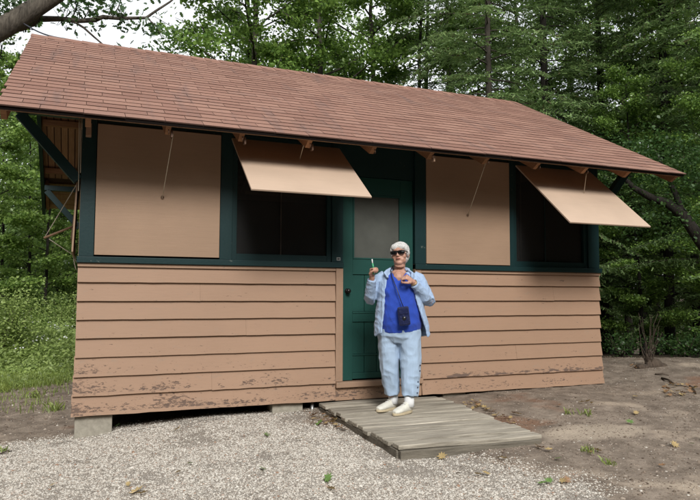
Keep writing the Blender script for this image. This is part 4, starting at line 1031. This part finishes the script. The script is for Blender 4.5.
# weeds and grass at left, low plants at right
def weeds():
    nr = np.random.default_rng(41); r_ = random.Random(41); C = []; S = []; Nn = []; Dd = []; FC = []; stems = MB()
    for i in range(2300):
        px = r_.uniform(-60, 110); d = r_.uniform(9.5, 15.0)+.5*nz(px*.05, 1); p_ = atd(px, 290, d); g = gz(p_.x, p_.y, False)
        hh = (.06+.52*sm(9.9, 13.2, d))*r_.uniform(.5, 1.15)*(.8+.5*nz(px*.06, d)); k = int(14+30*hh)
        for j in range(k):
            q = r_.random()**.8; C.append((p_.x+r_.gauss(0, .06+.06*q), p_.y+r_.gauss(0, .08), g+hh*q)); S.append(r_.uniform(.035, .08)); Nn.append((r_.gauss(0, .6), r_.gauss(0, .6)-.2, .8))
        if r_.random() < .12 and hh > .30 and px > 12:
            for _ in range(5): FC.append((p_.x+r_.gauss(0, .07), p_.y+r_.gauss(0, .07), g+hh*r_.uniform(.95, 1.12)))
    C = np.array(C); n = len(C); V = leaves(C, np.array(Nn), np.array(S), LEAF4, nr, aspect=.8)
    o = link_mesh('weeds', np_mesh('weeds', V, 4, n, [M['weed']]), M['weed']); tag(o, 'tangle of light green weeds at the wood edge left of the cabin', 'weeds', kind='stuff')
    FC = np.array(FC); V = leaves(FC, nr.normal(size=(len(FC), 3))*.5+[0, -.5, .7], .028*nr.uniform(.7, 1.3, len(FC)), LEAF6, nr, aspect=1.4)
    o = link_mesh('wildflowers', np_mesh('wildflowers', V, 6, len(FC), [M['flower']]), M['flower']); tag(o, 'tiny white wildflowers among the weeds left of the cabin', 'wildflowers', kind='stuff')
weeds()
def blades(name, pts, mat, label, seed, hgt=.09, lean=.5):
    nr = np.random.default_rng(seed); V = []
    for (x, y, z, k, sp, hs) in pts:
        for _ in range(k):
            a = nr.uniform(0, 6.28); bx, by = x+nr.normal()*sp, y+nr.normal()*sp; h_ = hgt*hs*nr.uniform(.4, 1.2); w = .0035+.002*nr.random(); dx, dy = math.cos(a), math.sin(a); l = lean*h_*nr.uniform(.2, 1); zz = z
            V += [(bx-dy*w, by+dx*w, zz), (bx+dy*w, by-dx*w, zz), (bx+dx*l+dy*w*.4, by+dy*l-dx*w*.4, zz+h_), (bx+dx*l-dy*w*.4, by+dy*l+dx*w*.4, zz+h_)]
    V = np.array(V); o = link_mesh(name, np_mesh(name, V, 4, len(V)//4, [mat]), mat); return tag(o, label, 'grass', kind='stuff')
r_ = random.Random(51); pts = []
for i in range(1300):
    px = r_.uniform(-40, 80); d = r_.uniform(9.3, 11.8) if r_.random() < .85 else r_.uniform(7.5, 9.3); p_ = atd(px, 290, d)
    if p_.x > -.15 and p_.y < D: continue
    if d < 9.3 and r_.random() < .75: continue
    pts.append((p_.x, p_.y, gz(p_.x, p_.y), 14, .10, 1.3))
blades('grass', pts, M['grass'], 'short patchy grass along the edge of the dirt left of the cabin', 52, hgt=.055)
def tuft(px, py, hs, k, label, d=None):
    # where the pixel ray meets the ground
    dr = _fw*F+CR*(px-350)-CU*(py-250); t_ = .5/F
    for _ in range(4000):
        q = CAM+dr*t_
        if q.z < gz(q.x, q.y): break
        t_ += .004/F*3
    nr = np.random.default_rng(int(px*7+py)); V = []; z = gz(q.x, q.y)
    for _ in range(k):
        a = nr.uniform(0, 6.28); h_ = .06*hs*nr.uniform(.3, 1.1); w = .0022+.002*nr.random(); dx, dy = math.cos(a), math.sin(a); l = 1.3*h_*nr.uniform(.2, 1); bx, by = nr.normal()*.03*hs, nr.normal()*.03*hs
        V += [(bx-dy*w, by+dx*w, -.005), (bx+dy*w, by-dx*w, -.005), (bx+dx*l*.6+dy*w*1.3, by+dy*l*.6-dx*w*1.3, h_*.8), (bx+dx*l, by+dy*l, h_)]
    o = link_mesh('grass_tuft', np_mesh('grass_tuft', np.array(V), 4, k, [M['grass']]), M['grass'], loc=(q.x, q.y, z)); tag(o, label, 'grass tuft', 'grass tufts on the bare dirt'); return q
tuft(54, 411, 1.5, 60, 'green weed tuft on the dirt nearest the left corner of the cabin')
tuft(34, 398, 1.6, 34, 'sparse dark twiggy weed on the dirt farther left of the cabin corner')
tuft(4, 392, 1.8, 70, 'grass tuft at the left photo edge on the dirt')
tuft(2, 452, 1.0, 30, 'small green tuft at the left photo edge beside the gravel')
tuft(568, 414, .9, 22, 'small green sprig on the dirt below the middle of the right siding, left one')
tuft(588, 415, 1.0, 30, 'small green sprig on the dirt, right one of the pair below the right siding')
tuft(587, 452, .9, 34, 'thin sprig on the dirt right of the deck front corner')
tuft(610, 465, .7, 30, 'faint low sprig on the dirt toward the lower right')

def ground_hit(px, py):
    dr = _fw*F+CR*(px-350)-CU*(py-250); t_ = .5/F
    for _ in range(8000):
        q = CAM+dr*t_
        if q.z < gz(q.x, q.y): return Vector((q.x, q.y, gz(q.x, q.y)))
        t_ += .006/F
    return None
# low shrubs at the back of the bank, right
def shrub(px, d, hh, w, k, mat, name, label, ls=.04):
    k = int(k*2.2)
    nr = np.random.default_rng(int(px)+5); p_ = atd(px, 290, d); g = gz(p_.x, p_.y, False); root = empty(name, (p_.x, p_.y, g)); tag(root, label, 'shrub')
    r_ = random.Random(int(px)); m = MB(); m.smooth = True; ends = []
    for i in range(9):
        a = r_.uniform(0, 6.28); e = Vector((math.cos(a)*w*r_.uniform(.2, .9), math.sin(a)*w*r_.uniform(.2, .9), hh*r_.uniform(.6, 1))); m.tube(wob_line(r_, (0, 0, -.03), e, 4, .08), tap(.010, .003, 4), 5); ends.append(e)
    m.build('stem', M['twig'], root); E_ = np.array([e[:] for e in ends]); t_ = nr.uniform(.3, 1.1, k)[:, None]; C = E_[nr.integers(0, 9, k)]*t_+nr.normal(size=(k, 3))*np.array([w*.3, w*.3, hh*.12])
    C[:, 2] = np.abs(C[:, 2]); link_mesh('foliage', np_mesh('foliage', leaves(C, nr.normal(size=(k, 3))*.6+[0, -.1, .9], ls*nr.uniform(.6, 1.3, k), LEAF6, nr), 6, k, [mat]), mat, root)
shrub(4, 12.2, 1.25, .6, 2200, M['weed'], 'shrub', 'pale green leafy shrub at the left photo edge above the weeds')
shrub(70, 14.8, 1.0, .7, 1800, M['weed'], 'shrub', 'light green bush beside the left corner of the cabin behind the flowers')
shrub(36, 14.5, .75, .7, 1300, M['leaf_light'], 'shrub', 'green bush in the middle of the weed patch')
shrub(683, 11.3, .35, .5, 500, M['leaf_oak'], 'shrub', 'low green plants behind the dirt bank at the right')
shrub(620, 11.9, .40, .5, 380, M['leaf_oak'], 'shrub', 'dark low shrub right behind the right cabin corner')
shrub(705, 11.8, .50, .5, 500, M['leaf_oak'], 'shrub', 'dark leafy shrub at the right photo edge behind the bank')
# dead bush / stump on the bank
p_ = ground_hit(648, 367); p_ = p_ if p_ and p_.y < 3 else atd(648, 366, 9.4)
root = empty('dead_bush', (p_.x, p_.y, gz(p_.x, p_.y)-.02)); tag(root, 'small stump with bare brown stems on the dirt bank right of the cabin', 'stump')
m = MB(); m.smooth = True; r_ = random.Random(6)
m.tube([(0, 0, -.05), (.01, 0, .05), (.0, .01, .14), (-.01, 0, .20)], [.09, .05, .03, .015], 9); m.blob((.13, .02, .04), (.12, .1, .09)); m.blob((-.1, 0, .02), (.1, .08, .05)); m.blob((.24, 0, .02), (.08, .08, .05)); m.build('stump_base', M['twig'], root)
m = MB(); m.smooth = True
for i in range(22):
    a = r_.uniform(0, 6.28); e = Vector((math.cos(a)*r_.uniform(.03, .30)-.03, math.sin(a)*.15, r_.uniform(.2, .75))); m.tube(wob_line(r_, (r_.uniform(-.05, .05), 0, .05), e, 5, .09), tap(.005, .002, 5), 5)
m.build('bare_stem', M['twig'], root)
# sticks and roots on the bank
for k, (x0, y0, x1, y1, rr_, lb) in enumerate(((662, 379, 674, 384, .014, 'dark stick lying on the dirt bank right of the cabin'), (655, 375, 669, 376, .010, 'thin twig on the crest of the dirt bank'), (690, 387, 696, 394, .012, 'short dark stick by the leaf pile at the right edge'), (0, 455, 12, 452, .006, 'thin stick on the gravel at the left edge'))):
    a, b_ = ground_hit(x0, y0), ground_hit(x1, y1)
    if a and b_:
        m = MB(); m.smooth = True; m.tube([Vector((0, 0, .01)), (b_-a)*.5+Vector((.01, 0, .02)), (b_-a)+Vector((0, 0, .008))], [rr_, rr_*.9, rr_*.5], 6); tag(m.build('stick', M['twig'], loc=a), lb, 'stick')
# fallen leaves
LF_ = [(0, -.5), (.06, -.28), (.34, -.36), (.22, -.12), (.5, .05), (.24, .12), (.26, .38), (.08, .3), (0, .56), (-.08, .3), (-.26, .38), (-.24, .12), (-.5, .05), (-.22, -.12), (-.34, -.36), (-.06, -.28)]
def mk_leaf(mat, seed):
    r_ = random.Random(seed); m = MB(); c = r_.uniform(.15, .5)
    vs = [(x, y, c*(x*x+y*y)*.8+r_.uniform(-.02, .05)) for x, y in LF_]+[(0, 0, 0)]
    m.add(vs, [(i, (i+1) % 16, 16) for i in range(16)]); me = m.mesh('fallen_leaf'); me.materials.append(mat); return me
LM = {'y': [mk_leaf(M['leaf_yellow'], s_) for s_ in (1, 2, 3)], 'b': [mk_leaf(M['leaf_brown'], s_) for s_ in (4, 5, 6)], 'g': [mk_leaf(M['leaf_green'], s_) for s_ in (7, 8)]}
WD = {'y': 'dry yellow', 'b': 'brown', 'g': 'green'}
r_ = random.Random(77)
def leaf(px, py, kind, size, where, on='ground'):
    q = ground_hit(px, py)
    if q is None: return
    if 2.19+.0375*q.y < q.x < 3.52+.1*q.y and -1.93 < q.y < 0: return      # none lie on the planks
    o = bpy.data.objects.new('fallen_leaf', r_.choice(LM[kind])); COL.objects.link(o); o.location = q+Vector((0, 0, .02)); o.rotation_euler = (r_.uniform(-.5, .5), r_.uniform(-.5, .5), r_.uniform(0, 6.28)); size *= 1.0; o.scale = (size*r_.uniform(.6, 1), size*r_.uniform(.75, 1.1), size)
    tag(o, f'{WD[kind]} fallen leaf {where}', 'leaf', f'{WD[kind]} leaves {where}')
for px, py, k_ in [(318, 421, 'y'), (326, 419, 'y'), (335, 422, 'y'), (338, 418, 'y'), (344, 421, 'b'), (346, 427, 'y'), (340, 429, 'b'), (349, 425, 'y'), (332, 424, 'y'), (322, 423, 'b'), (343, 431, 'b'), (350, 430, 'y'), (314, 417, 'b')]:
    leaf(px, py, k_, .085, 'in the heap beside the left edge of the deck')
leaf(319, 425, 'g', .10, 'in the heap beside the left edge of the deck'); leaf(343, 424, 'g', .08, 'in the heap beside the left edge of the deck')
for px, py in [(267, 436), (266, 437), (118, 427), (190, 466), (262, 471)]: leaf(px, py, 'g' if px < 200 else 'g', .07, 'lying on the pale gravel')
for px, py, s_ in [(299, 441, .075), (176, 432, .09), (178, 475, .08), (137, 494, .11), (142, 496, .10), (331, 492, .10), (128, 487, .05), (52, 488, .05)]: leaf(px, py, 'y', s_, 'lying on the pale gravel')
leaf(328, 481, 'g', .11, 'lying on the pale gravel in front, bigger than the rest'); leaf(430, 457, 'g', .09, 'leaning against the front edge of the deck'); leaf(442, 459, 'y', .09, 'just in front of the deck')
for px, py in [(478, 407), (484, 409), (470, 405), (476, 404), (491, 414), (466, 407), (488, 411), (480, 403), (497, 417), (473, 410)]: leaf(px, py, r_.choice('yyb'), .08, 'in the drift along the right edge of the deck')
for px, py in [(514, 415), (519, 416), (582, 404), (588, 403), (592, 405), (560, 407), (636, 415), (541, 450), (549, 452), (537, 448), (500, 460), (505, 461), (591, 455), (598, 453), (563, 484), (567, 483), (635, 398), (478, 477), (486, 476), (662, 468)]: leaf(px, py, r_.choice('yyyb'), .075, 'scattered on the bare dirt')
for px, py, s_ in [(630, 424, .10), (542, 486, .11), (549, 484, .09), (558, 461, .07), (692, 446, .06), (508, 405, .05)]: leaf(px, py, 'g', s_, 'scattered on the bare dirt')
leaf(675, 447, 'y', .09, 'curled on the dirt toward the right edge')
for i in range(26): a_ = r_.random(); leaf(462+48*a_+r_.uniform(0, 10), 403+21*a_+r_.uniform(-3, 2), r_.choice('yyb'), .055, 'in the drift along the right edge of the deck')
for i in range(12): leaf(r_.uniform(312, 350), r_.uniform(416, 428), r_.choice('yb'), .06, 'in the heap beside the left edge of the deck')
for i in range(34): leaf(r_.uniform(663, 697), r_.uniform(388, 400)-3, r_.choice('bby'), .07, 'in the drift on the bank at the right edge')
for i in range(8): leaf(r_.uniform(632, 645), r_.uniform(366, 369), 'b', .07, 'by the stump on the dirt bank')

# ------------------------------------------------------------------ light
SUN_EL, SUN_AZ = 36, 190      # azimuth clockwise from +Y
az, el = R(SUN_AZ), R(SUN_EL); sd = Vector((math.sin(az)*math.cos(el), math.cos(az)*math.cos(el), math.sin(el)))
ld = bpy.data.lights.new('sun', 'SUN'); ld.energy = 1.5; ld.angle = R(20); ld.color = (1, .985, .955); lo = bpy.data.objects.new('sun', ld); COL.objects.link(lo)
lo.rotation_euler = sd.to_track_quat('Z', 'Y').to_euler(); lo.location = (0, -20, 20)
w = bpy.data.worlds.new('World'); sc.world = w; w.use_nodes = True; nt = w.node_tree; bg = nt.nodes['Background']
sky = nt.nodes.new('ShaderNodeTexSky'); sky.sky_type = 'NISHITA'; sky.sun_disc = False; sky.sun_elevation = el; sky.sun_rotation = az; sky.dust_density = 3; sky.air_density = 1
tc = nt.nodes.new('ShaderNodeTexCoord'); mp = nt.nodes.new('ShaderNodeMapping'); mp.inputs['Scale'].default_value = (1, 1, 2.5); nt.links.new(tc.outputs['Generated'], mp.inputs[0])
no = nt.nodes.new('ShaderNodeTexNoise'); no.inputs['Scale'].default_value = 2.2; no.inputs['Detail'].default_value = 6; nt.links.new(mp.outputs[0], no.inputs[0])
rp = nt.nodes.new('ShaderNodeValToRGB'); rp.color_ramp.elements[0].position = .22; rp.color_ramp.elements[0].color = (.7,)*3+(1,); rp.color_ramp.elements[1].position = .42; nt.links.new(no.outputs['Fac'], rp.inputs[0])
mx = nt.nodes.new('ShaderNodeMix'); mx.data_type = 'RGBA'; nt.links.new(rp.outputs[0], mx.inputs[0]); nt.links.new(sky.outputs[0], mx.inputs[6]); mx.inputs[7].default_value = (8.3, 8.5, 8.8, 1)
nt.links.new(mx.outputs[2], bg.inputs[0]); bg.inputs[1].default_value = .056
vs_ = sc.view_settings; vs_.view_transform = 'Standard'; vs_.look = 'None'; vs_.gamma = 1; vs_.use_curve_mapping = False; vs_.exposure = 1.32
sc.cycles.max_bounces = 6; sc.cycles.transparent_max_bounces = 6
